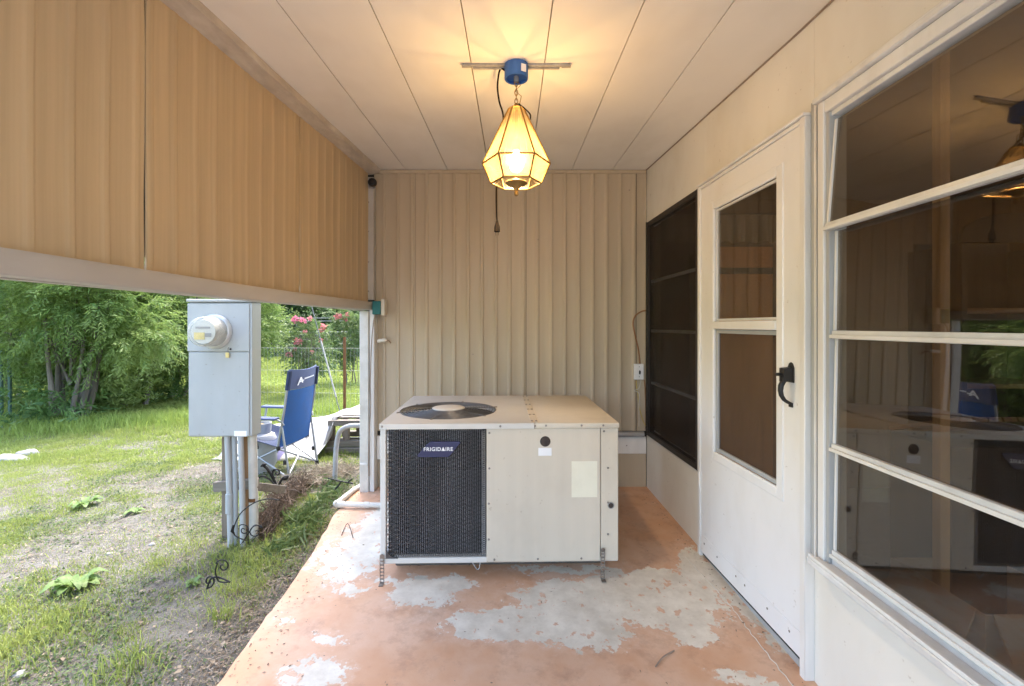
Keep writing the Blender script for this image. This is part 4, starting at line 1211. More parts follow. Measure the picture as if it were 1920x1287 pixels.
# ================================================================ SMALL FITTINGS ON THE END WALL
yw = YB-0.012
sp = thing('wall_camera', P(699,343,3.60), 'small round black camera at the top left of the end wall', 'camera')
x, y, z = P(699,343,3.60)
m = MB(); m.lathe([(0.028,0.0),(0.032,-0.012),(0.032,-0.030),(0.026,-0.038),(0.012,-0.040)], 20, (x, 3.612, z), 'y'); m.build('camera_body', M['black'], sp)
m = MB(); m.lathe([(0.010,-0.0402),(0.008,-0.044)], 14, (x+0.004, 3.612, z), 'y'); m.build('lens', M['dark_dot'], sp)
m = MB(); m.box(x-0.035, x+0.01, 3.6125, 3.6165, z-0.04, z+0.04); m.build('mount_plate', M['galv'], sp, 0.002)
tb = thing('teal_socket_box', P(706,577,3.62), 'small teal plastic box at the end of the fascia rail', 'socket box')
x, y, z = P(706,577,3.58)
m = MB(); m.box(x-0.026, x+0.034, 3.556, 3.598, z-0.052, z+0.048); m.build('box_body', M['teal'], tb, 0.004)
m = MB(); m.box(x+0.035, x+0.062, 3.570, 3.650, z-0.058, z+0.064); m.build('cover_edge', M['ivory'], tb, 0.003)
wr = MB(); wr.tube(smooth_path([(x-0.004, 3.575, z-0.050), P(701,600,3.57), P(698,625,3.565), P(696,660,3.57), P(694,720,3.57), P(695,760,3.57), P(693,800,3.57), (-1.063, 3.572, 0.42), (-1.070, 3.575, 0.24), (-1.066, 3.575, 0.12)], 5), 0.0042, 6)
tag(wr.build('hanging_cable', M['cable_grey']), 'thin reddish brown cable running down the corner post', 'cable')
ins = thing('porcelain_knob', P(720,640,3.66), 'ivory porcelain knob on a wire beside the corner post', 'knob')
x, y, z = P(714,639,3.62)
m = MB(); m.xf = Matrix.Translation((x, 3.63, z)) @ Matrix.Rotation(R(82), 4, 'Y'); m.lathe([(0.004,-0.03),(0.014,-0.026),(0.016,-0.010),(0.013,0.004),(0.017,0.020),(0.010,0.038),(0.004,0.044)], 16); m.build('knob_body', M['ivory'], ins)
m = MB(); m.tube([(x+0.042, 3.63, z), (x+0.056, 3.66, z-0.004), (x+0.055, 3.69, z-0.02)], 0.003, 6); m.build('knob_hook', M['rust'], ins)
swt = thing('light_switch', P(1197,697,3.68), 'white wall switch plate with dark toggle near the dark window', 'switch')
x, y, z = P(1197,697,3.68)
m = MB(); m.box(x-0.036, x+0.036, 3.662, 3.686, z-0.060, z+0.060); m.build('plate', M['white'], swt, 0.003)
m = MB(); m.obox((x+0.004, 3.655, z-0.004), (0.005,0,0), (0,0.008,0.004), (0,-0.004,0.011)); m.build('toggle', M['black'], swt, 0.001)
for dz in (-0.038, 0.038):
    m = MB(); m.lathe([(0.0035,0),(0.0035,-0.002)], 8, (x+0.002, 3.662, z+dz), 'y'); m.build('screw', M['screw'], swt)
yq = 3.672
c1 = MB(); c1.tube(smooth_path([P(1213,583,yq), P(1204,584,yq), P(1192,592,yq), P(1187,606,yq), P(1191,630,yq), P(1197,655,yq), P(1200,684,yq)], 6), 0.0055, 7)
tag(c1.build('switch_cable', M['cable_brown']), 'brown cable looping from the dark window down to the switch', 'cable')
c2 = MB(); c2.tube(smooth_path([P(1208,713,yq), P(1210,735,yq), P(1211,770,yq), P(1211,805,yq)], 6), 0.0038, 7)
tag(c2.build('reddish_cable', M['cable_brown']), 'reddish cable hanging straight below the switch', 'cable')
c3 = MB(); c3.tube(smooth_path([P(1193,713,yq), P(1194,728,yq), P(1196,740,yq), P(1199,765,yq), P(1206,790,yq), P(1211,800,yq), P(1212,812,yq)], 6), 0.0036, 7)
tag(c3.build('yellow_cable', M['cable_yellow']), 'yellow cable curving below the switch towards the sill pipe', 'cable')
c4 = MB(); c4.tube(smooth_path([P(1202,713,yq-0.01), P(1198,728,yq-0.01), P(1189,733,yq-0.01), P(1198,738,yq-0.01), P(1198,760,yq-0.01), P(1198,800,yq-0.01)], 6), 0.0032, 7)
tag(c4.build('pale_cable', M['cable_white']), 'pale cable with a small connector below the switch', 'cable')

# ================================================================ YARD: METER, PIPES, POSTS
MD = 2.90                       # depth of the meter cabinet's face
def MX(px): return (px-960)/FPX*MD
def MZ(py): return CAM_H + (611-py)/FPX*MD
mt = thing('electric_meter_cabinet', (MX(412), MD+0.05, MZ(820)), 'tall grey electric meter cabinet on pipes beside the porch', 'meter cabinet')
xa, xb, zt, zb = MX(352), MX(472), MZ(563), MZ(820)
zs = MZ(660)
m = MB(); m.box(xa+0.004, xb, MD+0.006, MD+0.112, zb, zt-0.012); m.build('cabinet', M['meter_box'], mt, 0.006)
m = MB(); m.box(xa, xb-0.010, MD-0.006, MD+0.0055, zs+0.002, zt-0.020); m.build('upper_cover', M['meter_box'], mt, 0.004)
m = MB(); m.box(xa+0.006, xb-0.012, MD-0.004, MD+0.0055, zb+0.006, zs-0.002); m.build('lower_cover', M['meter_box'], mt, 0.004)
m = MB(); m.box(xa-0.004, xb+0.004, MD-0.012, MD+0.118, zt-0.0115, zt+0.006); m.build('rain_lid', M['meter_box'], mt, 0.004)
m = MB(); m.box(xb-0.009, xb+0.0035, MD-0.002, MD+0.012, zb+0.01, zt-0.02); m.build('edge_channel', M['meter_box'], mt, 0.002)
cx, cz = MX(404), MZ(622)
m = MB(); m.xf = Matrix.Translation((cx, MD-0.006, cz)) @ Matrix.Rotation(R(90), 4, 'X')
m.lathe([(0.104,0.0),(0.106,0.004),(0.100,0.013),(0.095,0.017),(0.090,0.020)], 40); mtr = m.build('meter', M['meter_ring'], mt)
m = MB(); m.xf = Matrix.Translation((cx, MD-0.026, cz)) @ Matrix.Rotation(R(90), 4, 'X')
m.lathe([(0.090,0.0),(0.090,0.006),(0.088,0.075),(0.086,0.098),(0.081,0.106),(0.072,0.108)], 40); m.build('meter_cover', M['dome'], mtr, angle=50)
m = MB(); m.xf = Matrix.Translation((cx, MD-0.026, cz)) @ Matrix.Rotation(R(90), 4, 'X')
m.lathe([(0.082,0.0),(0.081,0.04),(0.074,0.050),(0.070,0.088)], 32); m.build('meter_body', M['meter_plastic'], mtr)
yf = MD-0.026-0.0885
m = MB(); m.box(cx-0.045, cx+0.040, yf-0.002, yf, cz+0.018, cz+0.030); m.build('display', M['grey_print'], mtr)
m = MB(); m.box(cx-0.052, cx+0.008, yf-0.003, yf, cz-0.045, cz-0.004); m.build('yellow_plate', M['yellow_tag'], mtr)
m = MB(); m.box(cx+0.012, cx+0.046, yf-0.003, yf, cz-0.030, cz-0.008); m.build('dark_plate', M['grey_print'], mtr)
x, y, z = P(428,655,MD-0.012)
m = MB(); m.lathe([(0.004,0),(0.006,-0.004),(0.004,-0.008)], 10, (x+0.012, MD-0.006, z+0.0), 'y'); m.build('lock_bolt', M['rubber'], mt)
m = MB(); m.tube([(x, MD-0.008, z+0.012), (x-0.004, MD-0.016, z-0.004), (x-0.006, MD-0.012, z-0.022)], 0.0022, 6); m.build('seal_wire', M['galv'], mt)
m = MB(); m.box(x-0.016, x+0.006, MD-0.016, MD-0.011, z-0.052, z-0.020); m.build('seal_tag', M['yellow_tag'], mt, 0.004)
m = MB(); m.box(MX(440), MX(463), MD-0.0048, MD-0.0043, MZ(818), MZ(808)); m.build('sticker', M['white_print'], mt)
# conduits below
def conduit(name, pxt, pxb, pyb, r, d, label, mat='conduit', coup=None, strap=None):
    g = GP(pxb, pyb)
    top = Vector(((pxt-960)/FPX*d, d, zb+0.01)); bot = Vector(((pxb-960)/FPX*d, d, float(ground_z((pxb-960)/FPX*d, d))-0.08))
    t_ = thing(name, bot, label, 'conduit', 'conduits under the meter cabinet')
    m = MB(); m.tube([top, (top+bot)/2 + Vector((0.003,0,0)), bot], r, 14); m.build('pipe', M[mat], t_)
    if coup:
        f = coup; c = top.lerp(bot, f)
        m = MB(); m.tube([c+Vector((0,0,0.06)), c-Vector((0,0,0.06))], r*1.25, 14); m.build('coupling', M[mat], t_, 0.002)
    if strap:
        c = top.lerp(bot, strap)
        m = MB(); m.tube([c+Vector((0,0,0.011)), c-Vector((0,0,0.011))], r*1.07, 14); m.build('strap_band', M['rust'], t_)
    return t_
conduit('electric_conduit', 426, 433, 1010, 0.0165, 2.93, 'leftmost thin grey conduit with a coupling under the meter cabinet', coup=0.55)
conduit('electric_conduit', 439, 441, 1005, 0.0155, 2.95, 'middle thin grey conduit under the meter cabinet')
conduit('electric_conduit', 451, 456, 1005, 0.0165, 2.92, 'rightmost of the three thin conduits under the meter cabinet')
conduit('electric_conduit', 473, 476, 1000, 0.0265, 2.99, 'thick white conduit with a rusty strap under the cabinet edge', 'pvc', strap=0.55)
def post(name, px, d, w, z1, mat, label):
    x = (px-960)/FPX*d
    m = MB(); m.box(x-w/2, x+w/2, d, d+w*0.8, float(ground_z(x, d))-0.1, z1); o = m.build(name, M[mat], None, 0.004); return tag(o, label, 'post')
post('wooden_post', 424, 3.03, 0.060, 0.9, 'old_wood', 'grey weathered wooden post behind the left conduit')
post('wooden_post', 462, 3.02, 0.055, 0.9, 'brown_post', 'brown wooden post between the conduits under the meter cabinet')
m = MB(); m.beam(P(402,913,2.995), P(484,906,3.000), 0.035, 0.060); tag(m.build('cross_board', M['old_wood_y'], None, 0.003), 'short weathered cross board behind the conduits', 'board')
m = MB(); m.beam(P(484,913,3.02), P(532,918,3.25), 0.03, 0.05); tag(m.build('plank_offcut', M['old_wood_y'], None, 0.003), 'grey plank offcut poking right from the conduits', 'plank')

# white tank behind the cabinet
g = GP(496, 884); tk = thing('gas_cylinder', g, 'white gas cylinder standing on the ground behind the meter cabinet', 'gas cylinder')
r = 0.135; gx_, gy_, gz_ = g.x-0.035, g.y, g.z-0.01
m = MB(); m.lathe([(0.08,0.03),(0.115,0.045),(r,0.09),(r+0.001,0.20),(r,0.30),(0.115,0.345),(0.06,0.372),(0.02,0.378)], 32, (gx_, gy_, gz_)); m.build('tank_body', M['tank'], tk)
m = MB(); m.lathe([(0.10,0.0),(0.10,0.045),(0.094,0.046),(0.094,0.0)], 28, (gx_, gy_, gz_), close=False); m.build('foot_ring', M['tank'], tk)
m = MB(); m.lathe([(0.085,0.362),(0.09,0.45),(0.083,0.45),(0.079,0.362)], 28, (gx_, gy_, gz_), close=False); m.build('collar', M['tank'], tk)
m = MB(); m.lathe([(0.016,0.37),(0.016,0.42),(0.024,0.425),(0.024,0.44)], 12, (gx_, gy_, gz_)); m.build('valve', M['brass'], tk)
m = MB(); m.tube([P(480,815,gy_-0.15), P(482,828,gy_-0.15), P(484,842,gy_-0.15)], 0.006, 6); tag(m.build('black_strap', M['black']), 'short black strap hanging beside the white gas cylinder', 'strap')

# bent grey pipe from soil into the wall, and white drain pipes
gb = GP(629, 912)
x1 = (632-960)/FPX*3.62
bp = MB(); bp.tube(smooth_path([(gb.x-0.01, gb.y, gb.z-0.06), (gb.x, gb.y, gb.z+0.2), (gb.x+0.004, gb.y+0.01, gb.z+0.33), (gb.x+0.03, gb.y+0.015, 0.36), (gb.x+0.10, gb.y+0.02, 0.405), (gb.x+0.2, gb.y+0.02, 0.412), (-1.10, gb.y+0.03, 0.414), (-0.99, gb.y+0.035, 0.416)], 6), 0.020, 14)
tag(bp.build('bent_conduit', M['pipe_grey']), 'bent grey metal pipe rising from the soil into the corner post', 'pipe')
dp = thing('drain_pipe', FP(640, 947), 'white plastic drain pipe with elbow along the slab corner', 'pipe')
za = floor_z(3.3)+0.026
a, b = Vector((-1.20, 3.30, za)), Vector((-0.63, 3.27, za))
m = MB(); m.tube([a, b], 0.018, 12); m.build('pipe', M['pvc'], dp)
m = MB(); m.tube([a+Vector((0.002,0,0)), a+Vector((0.045,0,0))], 0.0225, 12); m.tube([a, a+Vector((-0.018,0.02,0))], 0.022, 12); m.build('elbow', M['pvc'], dp)
m = MB(); c = a.lerp(b, 0.33); m.tube([c, c+Vector((0.035,-0.002,0))], 0.0215, 12); m.build('coupling', M['pvc'], dp)
m = MB(); m.tube([a+Vector((-0.012,0.012,0)), a+Vector((0.02,0.30,0.002)), (-1.14,3.70,za+0.004)], 0.018, 12); m.build('pipe', M['pvc'], dp)

# ================================================================ FOLDING CHAIR
CX = Matrix.Translation((-2.175, 4.36, float(ground_z(-2.15, 4.36)))) @ Matrix.Rotation(R(85), 4, 'Z')     # local +y is where the sitter looks
chair = thing('camp_chair', CX.translation, 'blue folding camp chair seen from behind near the meter cabinet', 'chair', rz=R(85))
def Cc(): return MB(CX)
hw = 0.245
def cloth(rows, name, mat, thick=0.006, sub=None):
    """rows: list of rows of points, a curved cloth with thickness"""
    m = Cc(); nr, nc = len(rows), len(rows[0])
    V = [Vector(p) for r in rows for p in r]
    N = []
    for i in range(nr):
        for j in range(nc):
            du = Vector(rows[i][min(j+1,nc-1)])-Vector(rows[i][max(j-1,0)]); dv = Vector(rows[min(i+1,nr-1)][j])-Vector(rows[max(i-1,0)][j])
            N.append(du.cross(dv).normalized())
    V2 = [v - n*thick for v, n in zip(V, N)]
    F = []
    o = nr*nc
    for i in range(nr-1):
        for j in range(nc-1):
            a = i*nc+j; F.append((a, a+1, a+nc+1, a+nc)); F.append((o+a, o+a+nc, o+a+nc+1, o+a+1))
    for j in range(nc-1):
        F.append((j, o+j, o+j+1, j+1)); a = (nr-1)*nc+j; F.append((a, a+1, o+a+1, o+a))
    for i in range(nr-1):
        a = i*nc; F.append((a, a+nc, o+a+nc, o+a)); a = i*nc+nc-1; F.append((a, o+a, o+a+nc, a+nc))
    m.add(V+V2, F)
    return m.build(name, mat, chair, angle=60)
def back_pt(u, f):              # u -1..1 across, f 0 bottom .. 1 top
    y = -0.215 - 0.085*f - 0.035*(1-u*u)*(0.6+0.4*math.sin(f*3.0)) 
    z = 0.28 + 0.65*f + (0.018*(u*u) if f > 0.97 else 0)
    return (u*hw*(1.0-0.05*f), y, z)
us = np.linspace(-1, 1, 11)
backc = cloth([[back_pt(u, f) for u in us] for f in np.linspace(0.0, 0.745, 12)], 'backrest', M['fabric_blue'])
head = cloth([[back_pt(u, f) for u in us] for f in np.linspace(0.75, 1.0, 6)], 'headrest_band', M['fabric_head'], 0.012)
for s in (-1, 1):
    m = Cc(); m.tube([(s*hw*1.01, -0.19, 0.24), (s*hw*1.0, -0.255, 0.60), (s*hw*0.97, -0.298, 0.925)], 0.010, 8); m.build('back_pole', M['chair_tube'], chair)
    m = Cc(); m.tube([(s*hw*0.985, -0.280, 0.77), (s*hw*0.96, -0.299, 0.935)], 0.020, 8); m.build('pole_sleeve', M['fabric_navy'], chair)
rows = [[(u*hw, 0.27 - 0.47*f, 0.40 - 0.12*f - 0.05*(1-u*u)*math.sin(math.pi*min(1, f+0.1))) for u in us] for f in np.linspace(0, 1, 9)]
cloth(rows, 'seat', M['fabric_navy'])
for s in (-1, 1):
    m = Cc()
    m.obox((s*(hw+0.03), 0.03, 0.535), (0.040,0,0), (0,0.24,0.004), (0,0,0.010)); m.build('armrest', M['fabric_head'], chair, 0.008, seg=2)
    m = Cc(); m.tube([(s*(hw+0.03), -0.20, 0.525), (s*(hw+0.012), -0.24, 0.50), (s*hw, -0.25, 0.47)], 0.008, 7); m.build('arm_strap', M['chair_tube'], chair)
    m = Cc(); m.tube([(s*(hw+0.03), 0.23, 0.525), (s*(hw+0.015), 0.255, 0.30), (s*(hw), 0.28, 0.02)], 0.0095, 8); m.build('arm_post', M['chair_tube'], chair)
legs = [((-hw, -0.235, 0.45), (-hw*0.98, -0.30, 0.01)), ((hw, -0.235, 0.45), (hw*0.98, -0.30, 0.01))]
for a, b in legs:
    m = Cc(); m.tube([a, b], 0.0095, 8); m.build('leg', M['chair_tube'], chair)
for a, b in [((-hw,-0.20,0.27),(hw,-0.28,0.03)), ((hw,-0.205,0.27),(-hw,-0.285,0.03)),
             ((-hw,0.27,0.39),(hw,0.29,0.03)), ((hw,0.275,0.39),(-hw,0.295,0.03)),
             ((-hw-0.004,-0.20,0.27),(-hw-0.004,0.285,0.03)), ((-hw-0.004,0.27,0.39),(-hw-0.008,-0.29,0.03)),
             ((hw+0.004,-0.20,0.27),(hw+0.004,0.285,0.03)), ((hw+0.004,0.27,0.39),(hw+0.008,-0.29,0.03))]:
    m = Cc(); m.tube([a, b], 0.0085, 8); m.build('cross_brace', M['chair_tube'], chair)
for s in (-1, 1):
    for y_, z_ in ((-0.20, 0.275), (-0.295, 0.02), (0.285, 0.02), (-0.262, 0.155)):
        m = Cc(); m.lathe([(0.016,-0.018),(0.018,0.0),(0.016,0.018)], 10, (s*hw*0.99, y_, z_)); m.build('joint_cap', M['black'], chair)
# mark on the back of the headrest: a slanted peak with a swoosh and a line of tiny strokes
def on_head(u, f, d=0.0005):
    p = Vector(back_pt(-u, f)); return p + Vector((0, -0.0135-d, 0))
def head_poly(pts, name):
    m = Cc(); V = [on_head(u, f) for u, f in pts]; m.prism(V, (0, -0.0012, 0)); m.build(name, M['white_print'], head)
head_poly([(0.62,0.80),(0.56,0.80),(0.40,0.895),(0.47,0.905)], 'mark_stroke')
head_poly([(0.47,0.905),(0.40,0.905),(0.28,0.83),(0.36,0.825)], 'mark_stroke')
head_poly([(0.52,0.835),(0.52,0.85),(0.24,0.868),(0.24,0.852)], 'mark_stroke')
for k in range(9):
    u = 0.20-0.085*k
    head_poly([(u,0.868+0.002*k),(u-0.055,0.869+0.002*k),(u-0.055,0.888+0.002*k),(u,0.887+0.002*k)], 'letter_stroke')

# lavender bin under the chair
lb = thing('plastic_bin', (-2.43, 4.72, -0.09), 'lavender plastic bin behind the front of the camp chair', 'bin')
bz = float(ground_z(-2.43, 4.72))
m = MB(); m.prism([(-2.60,4.60,bz),(-2.27,4.60,bz),(-2.27,4.85,bz),(-2.60,4.85,bz)], (0,0,0.22)); m.build('bin_body', M['lavender'], lb, 0.015, seg=2)
m = MB(); m.box(-2.615,-2.255,4.585,4.865,bz+0.2205,bz+0.245); m.build('bin_lid', M['lavender'], lb, 0.006)

# tarp thrown over a low frame, pallet wood beside it
pl = thing('wooden_crate_frame', (-1.6, 5.2, -0.08), 'weathered wooden crate frame half under the white tarp', 'crate')
gzz = float(ground_z(-1.6, 5.1))
for z, x0_, x1_ in ((0.0, -1.93, -1.22), (0.075, -1.91, -1.20), (0.285, -1.90, -1.20)):
    for yy in (4.98, 5.42):
        m = MB(); m.beam((x0_, yy, gzz+z+0.03), (x1_, yy, gzz+z+0.035), 0.07, 0.055); m.build('beam', M['old_wood_y'], pl, 0.004)
for x_ in (-1.87, -1.72, -1.50, -1.30):
    for yy in (4.985, 5.41):
        m = MB(); m.box(x_-0.03, x_+0.03, yy-0.025, yy+0.025, gzz+0.135, gzz+0.286); m.build('upright', M['old_wood'], pl, 0.003)
m = MB(); m.box(-1.89, -1.22, 5.02, 5.38, gzz+0.0, gzz+0.02); m.build('base_board', M['old_wood_y'], pl)
for k in range(4):
    m = MB(); m.box(-1.89, -1.22, 5.03+0.09*k, 5.095+0.09*k, gzz+0.347, gzz+0.366); m.build('slat', M['old_wood_y'], pl, 0.003)
tp = thing('white_tarp', (-2.1, 5.2, -0.05), 'crumpled white tarp draped from the crate frame to the grass', 'tarp')
rows_ = []
for i in range(40):
    f = i/39
    row = []
    for j in range(22):
        g_ = j/21
        x = -1.22 - 1.75*f + 0.03*math.sin(9*g_)
        top = 0.545 + 0.38*(max(x, -2.15)+1.22) + min(0, (x+2.15))*0.12
        full = min(1.0, max(0.0, (-1.80 - x)/0.14))        # over the ground beyond the crate it hangs to the grass
        yq_ = 5.50 - 0.42*g_ - full*0.30*g_ - 0.1*full*g_*g_
        drop = max(0.0, g_-0.45)/0.55
        z = top - drop*(0.10*(1-full) + full*(top+0.06)) - 0.02*g_
        z += 0.012*math.sin(13*f+5*g_) + 0.012*math.sin(23*g_+9*f)*drop + 0.012*math.sin(34*f+2*g_)*drop*full
        yq_ += 0.03*math.sin(27*f)*drop
        z = max(z, float(ground_z(x, yq_))+0.012)
        if x > -1.92 and yq_ > 4.95: z = max(z, gzz+0.375)
        row.append((x, yq_, z))
    rows_.append(row)
V = [p for r in rows_ for p in r]
F = [(i*22+j, i*22+j+1, (i+1)*22+j+1, (i+1)*22+j) for i in range(39) for j in range(21)]
m = MB(); m.add(V, F); o = m.build('sheet', M['tarp'], tp, fix=True, angle=70)
md = o.modifiers.new('thickness', 'SOLIDIFY'); md.thickness = 0.004

# ================================================================ FENCES, POLES, WIRES
wf = thing('wire_garden_fence', (-3.2, 6.6, -0.08), 'fine welded wire garden fence with rusty post behind the chair', 'fence')
yF = 6.6
px_post = (647-960)/FPX*yF
m = MB(); m.tube([(px_post, yF-0.02, -0.3), (px_post, yF-0.02, 1.085)], 0.021, 8); m.build('post', M['rust'], wf)
m = MB(); m.tube([(-3.75, yF+0.15, -0.3), (-3.75, yF+0.15, 1.0)], 0.021, 8); m.build('post', M['rust'], wf)
m = MB()
def fy(x): return yF + 0.4*max(0, min(1, (-2.3-x)/3.9))
for x in np.arange(-3.72, -1.5, 0.05):
    m.tube([(x, fy(x), -0.08), (x, fy(x), 0.93)], 0.0013, 3, False)
for z in (0.0, 0.31, 0.62, 0.93):
    m.tube([(-3.75, fy(-3.75), z), (-2.3, fy(-2.3), z), (-1.5, yF, z)], 0.0014, 3, False)
m.build('wire_mesh', M['galv'], wf, kind='stuff')

yC = 20.0
cf = thing('chain_link_fence', (-9, yC, -0.08), 'grey chain link fence across the back of the lawn', 'fence')
for x in np.arange(-21, -2.0, 2.6):
    m = MB(); m.tube([(x, yC, -0.3), (x, yC, 1.02)], 0.030, 8); m.build('post', M['galv'], cf)
m = MB(); m.tube([(-22, yC, 0.975), (-1, yC, 0.975)], 0.024, 8); m.build('top_rail', M['galv'], cf)
m = MB()
for x in np.arange(-21.5, -1.5, 0.105):
    m.tube([(x, yC-0.012, -0.06), (x+1.02, yC-0.012, 0.96)], 0.0068, 3, False); m.tube([(x+1.02, yC+0.012, -0.06), (x, yC+0.012, 0.96)], 0.0068, 3, False)
m.build('wire_mesh', M['galv'], cf, kind='stuff')

up = thing('utility_pole', (-5.42, 9.2, -0.1), 'tall grey wooden utility pole standing behind the meter cabinet', 'pole')
m = MB(); m.tube([(-5.42, 9.2, -0.5), (-5.42, 9.2, 4.0), (-5.42, 9.2, 8.2)], [0.15, 0.135, 0.11], 14); m.build('pole_shaft', M['bark'], up)
m = MB(); m.box(-6.2, -4.6, 9.06, 9.15, 7.5, 7.62); m.build('cross_arm', M['old_wood_y'], up, 0.005)
ga, gbv = Vector((*GP(655, 838).xy, 0)), Vector((-5.36, 9.12, 7.4))
ga.z = float(ground_z(ga.x, ga.y))
def gy_at(py):
    for k in range(2000):
        p = ga.lerp(gbv, k/4000.0)
        if 611-(p.z-CAM_H)*FPX/p.y < py: return p
gw = thing('guy_wire', ga, 'slanting steel guy wire with pale plastic guard behind the chair', 'guy wire')
m = MB(); m.tube([ga, gbv], 0.0055, 6); m.build('wire_rope', M['wire'], gw)
m = MB(); m.tube([gy_at(745), gy_at(640)], 0.010, 10); m.build('guard_sleeve', M['clear_guard'], gw)
m = MB(); m.tube([ga+Vector((0,0,-0.05)), ga.lerp(gbv, 0.014)], 0.010, 8); m.build('anchor_rod', M['rust'], gw)
for dz, lab in ((0.33, 'upper thin wire strung above the chain link fence'), (0.215, 'lower thin wire strung above the chain link fence')):
    m = MB(); pts = [(x, yC-1.5, CAM_H+dz-0.05*math.sin(math.pi*(x+22)/20)) for x in np.linspace(-22, -2, 14)]
    m.tube(pts, 0.010, 5); tag(m.build('strung_wire', M['wire_light']), lab, 'wire', 'wires above the back fence')
# stands for the wires
for x in (-22.0, -2.0):
    m = MB(); m.tube([(x, yC-1.5, -0.3), (x, yC-1.5, 1.75)], 0.035, 8); tag(m.build('line_post', M['galv']), 'grey steel line post at the %s end of the strung wires' % ('far left' if x < -10 else 'right'), 'post')

# green pipe frame at the left edge
gf = thing('green_pipe_frame', GP(22, 787), 'dark green metal pipe frame at the left edge beside the shrub', 'frame')
g0 = GP(22, 787)
for px in (3, 19):
    b = GP(px, 784); m = MB(); m.tube([(b.x, b.y, b.z+0.02), (b.x-0.01, b.y, b.z+1.0)], 0.022, 8); m.build('upright', M['green_pipe'], gf)
b = GP(19, 784); c = GP(48, 783); m = MB(); m.tube([(b.x, b.y, b.z+0.03), (c.x, c.y, c.z+0.03)], 0.020, 8); m.build('foot_bar', M['green_pipe'], gf)
b = GP(-60, 786); c = GP(30, 786); m = MB(); m.tube([(b.x, b.y, b.z+0.95), (c.x-0.1, c.y, c.z+0.95)], 0.020, 8); m.build('top_bar', M['green_pipe'], gf)
b = GP(333, 745); m = MB(); m.box(b.x-0.022, b.x+0.022, b.y-0.01, b.y+0.01, b.z-0.05, b.z+0.34); tag(m.build('white_stake', M['white_trim'], None, 0.002), 'small white stake in tall grass left of the meter cabinet', 'stake')
# pale stones
def stone(px, py, rx, ry, rz_, label):
    g = GP(px, py); V = []; F = []
    bm_ = bmesh.new(); bmesh.ops.create_icosphere(bm_, subdivisions=2, radius=1.0)
    rs = np.random.default_rng(int(px*7+py))
    ph = rs.uniform(0, 6, 6)
    m = MB()
    vs_ = []
    for v in bm_.verts:
        p = v.co; k = 1 + 0.16*math.sin(3*p.x+ph[0])*math.cos(2.6*p.y+ph[1]) + 0.1*math.sin(5*p.z+ph[2]+3*p.x)
        vs_.append((g.x+p.x*k*rx, g.y+p.y*k*ry, g.z + max(-0.3, p.z*k)*rz_))
    m.add(vs_, [tuple(v.index for v in f.verts) for f in bm_.faces]); bm_.free()
    tag(m.build('stone', M['stone'], None, angle=80), label, 'stone', 'pale stones in the grass')
stone(18, 862, 0.20, 0.10, 0.05, 'long pale stone at the left edge below the green frame')
stone(52, 853, 0.12, 0.07, 0.06, 'pale stone lying right of the long stone at the left edge')
stone(38, 1266, 0.025, 0.02, 0.014, 'small pale stone in the bottom left corner')
stone(205, 1040, 0.022, 0.016, 0.012, 'tiny pale stone on bare soil in the middle of the yard')
stone(285, 1022, 0.02, 0.014, 0.012, 'tiny pale stone right of the other on bare soil')

# ================================================================ WROUGHT IRON SCROLLS, BRUSH PILE
def spiral(c, r0, turns, a0, ux, uz, n=26, grow=0.12):
    pts = []
    for i in range(n+1):
        t = i/n; a = a0 + turns*2*math.pi*t; r_ = r0*(grow + (1-grow)*t)
        pts.append(Vector(c) + Vector(ux)*(r_*math.cos(a)) + Vector(uz)*(r_*math.sin(a)))
    return pts
def iron(name, label, base, parts):
    t_ = thing(name, base, label, 'iron hook', 'wrought iron plant hooks')
    for nm, pts, r_ in parts:
        m = MB(); m.tube(pts, r_, 7); m.build(nm, M['iron'], t_)
    return t_
def pp(lst, d): return [Vector(P(x, y, d)) for x, y in lst]
d = 2.72
iron('iron_plant_hook', 'black wrought iron hook with a long arc and scrolls at the foot of the conduits', GP(462, 1018),
     [('arc', smooth_path(pp([(524,938),(500,936),(475,944),(452,962),(440,985),(438,1000),(446,1008),(462,1014)], d), 5), 0.0034),
      ('scroll', spiral(P(457,994,d-0.02), 0.034, 1.3, 0.5, (1,0,0), (0,0,1)), 0.003),
      ('scroll', spiral(P(480,998,d-0.04), 0.040, -1.2, 2.0, (1,0.3,0), (0,0,1)), 0.003),
      ('stem', smooth_path(pp([(455,1018),(466,1000),(478,985),(492,990)], d-0.03), 5), 0.0034),
      ('leaf_tip', pp([(437,985),(435,996),(440,1003)], d-0.005), [0.004,0.009,0.003])])
d = 2.36
iron('iron_plant_hook', 'black wrought iron scroll lying in the weeds nearest the camera', GP(408, 1096),
     [('scroll', spiral(P(418,1062,d), 0.036, 1.25, 1.2, (1,0,0), (0,0,1)), 0.0032),
      ('stem', smooth_path(pp([(408,1056),(404,1072),(410,1090),(428,1092)], d), 5), 0.0034),
      ('scroll', spiral(P(392,1090,d+0.02), 0.030, -1.3, 0.2, (1,0,0), (0,0.3,1)), 0.004),
      ('stem', smooth_path(pp([(388,1105),(396,1085),(412,1083),(432,1092)], d+0.01), 5), 0.0045)])
d = 3.30
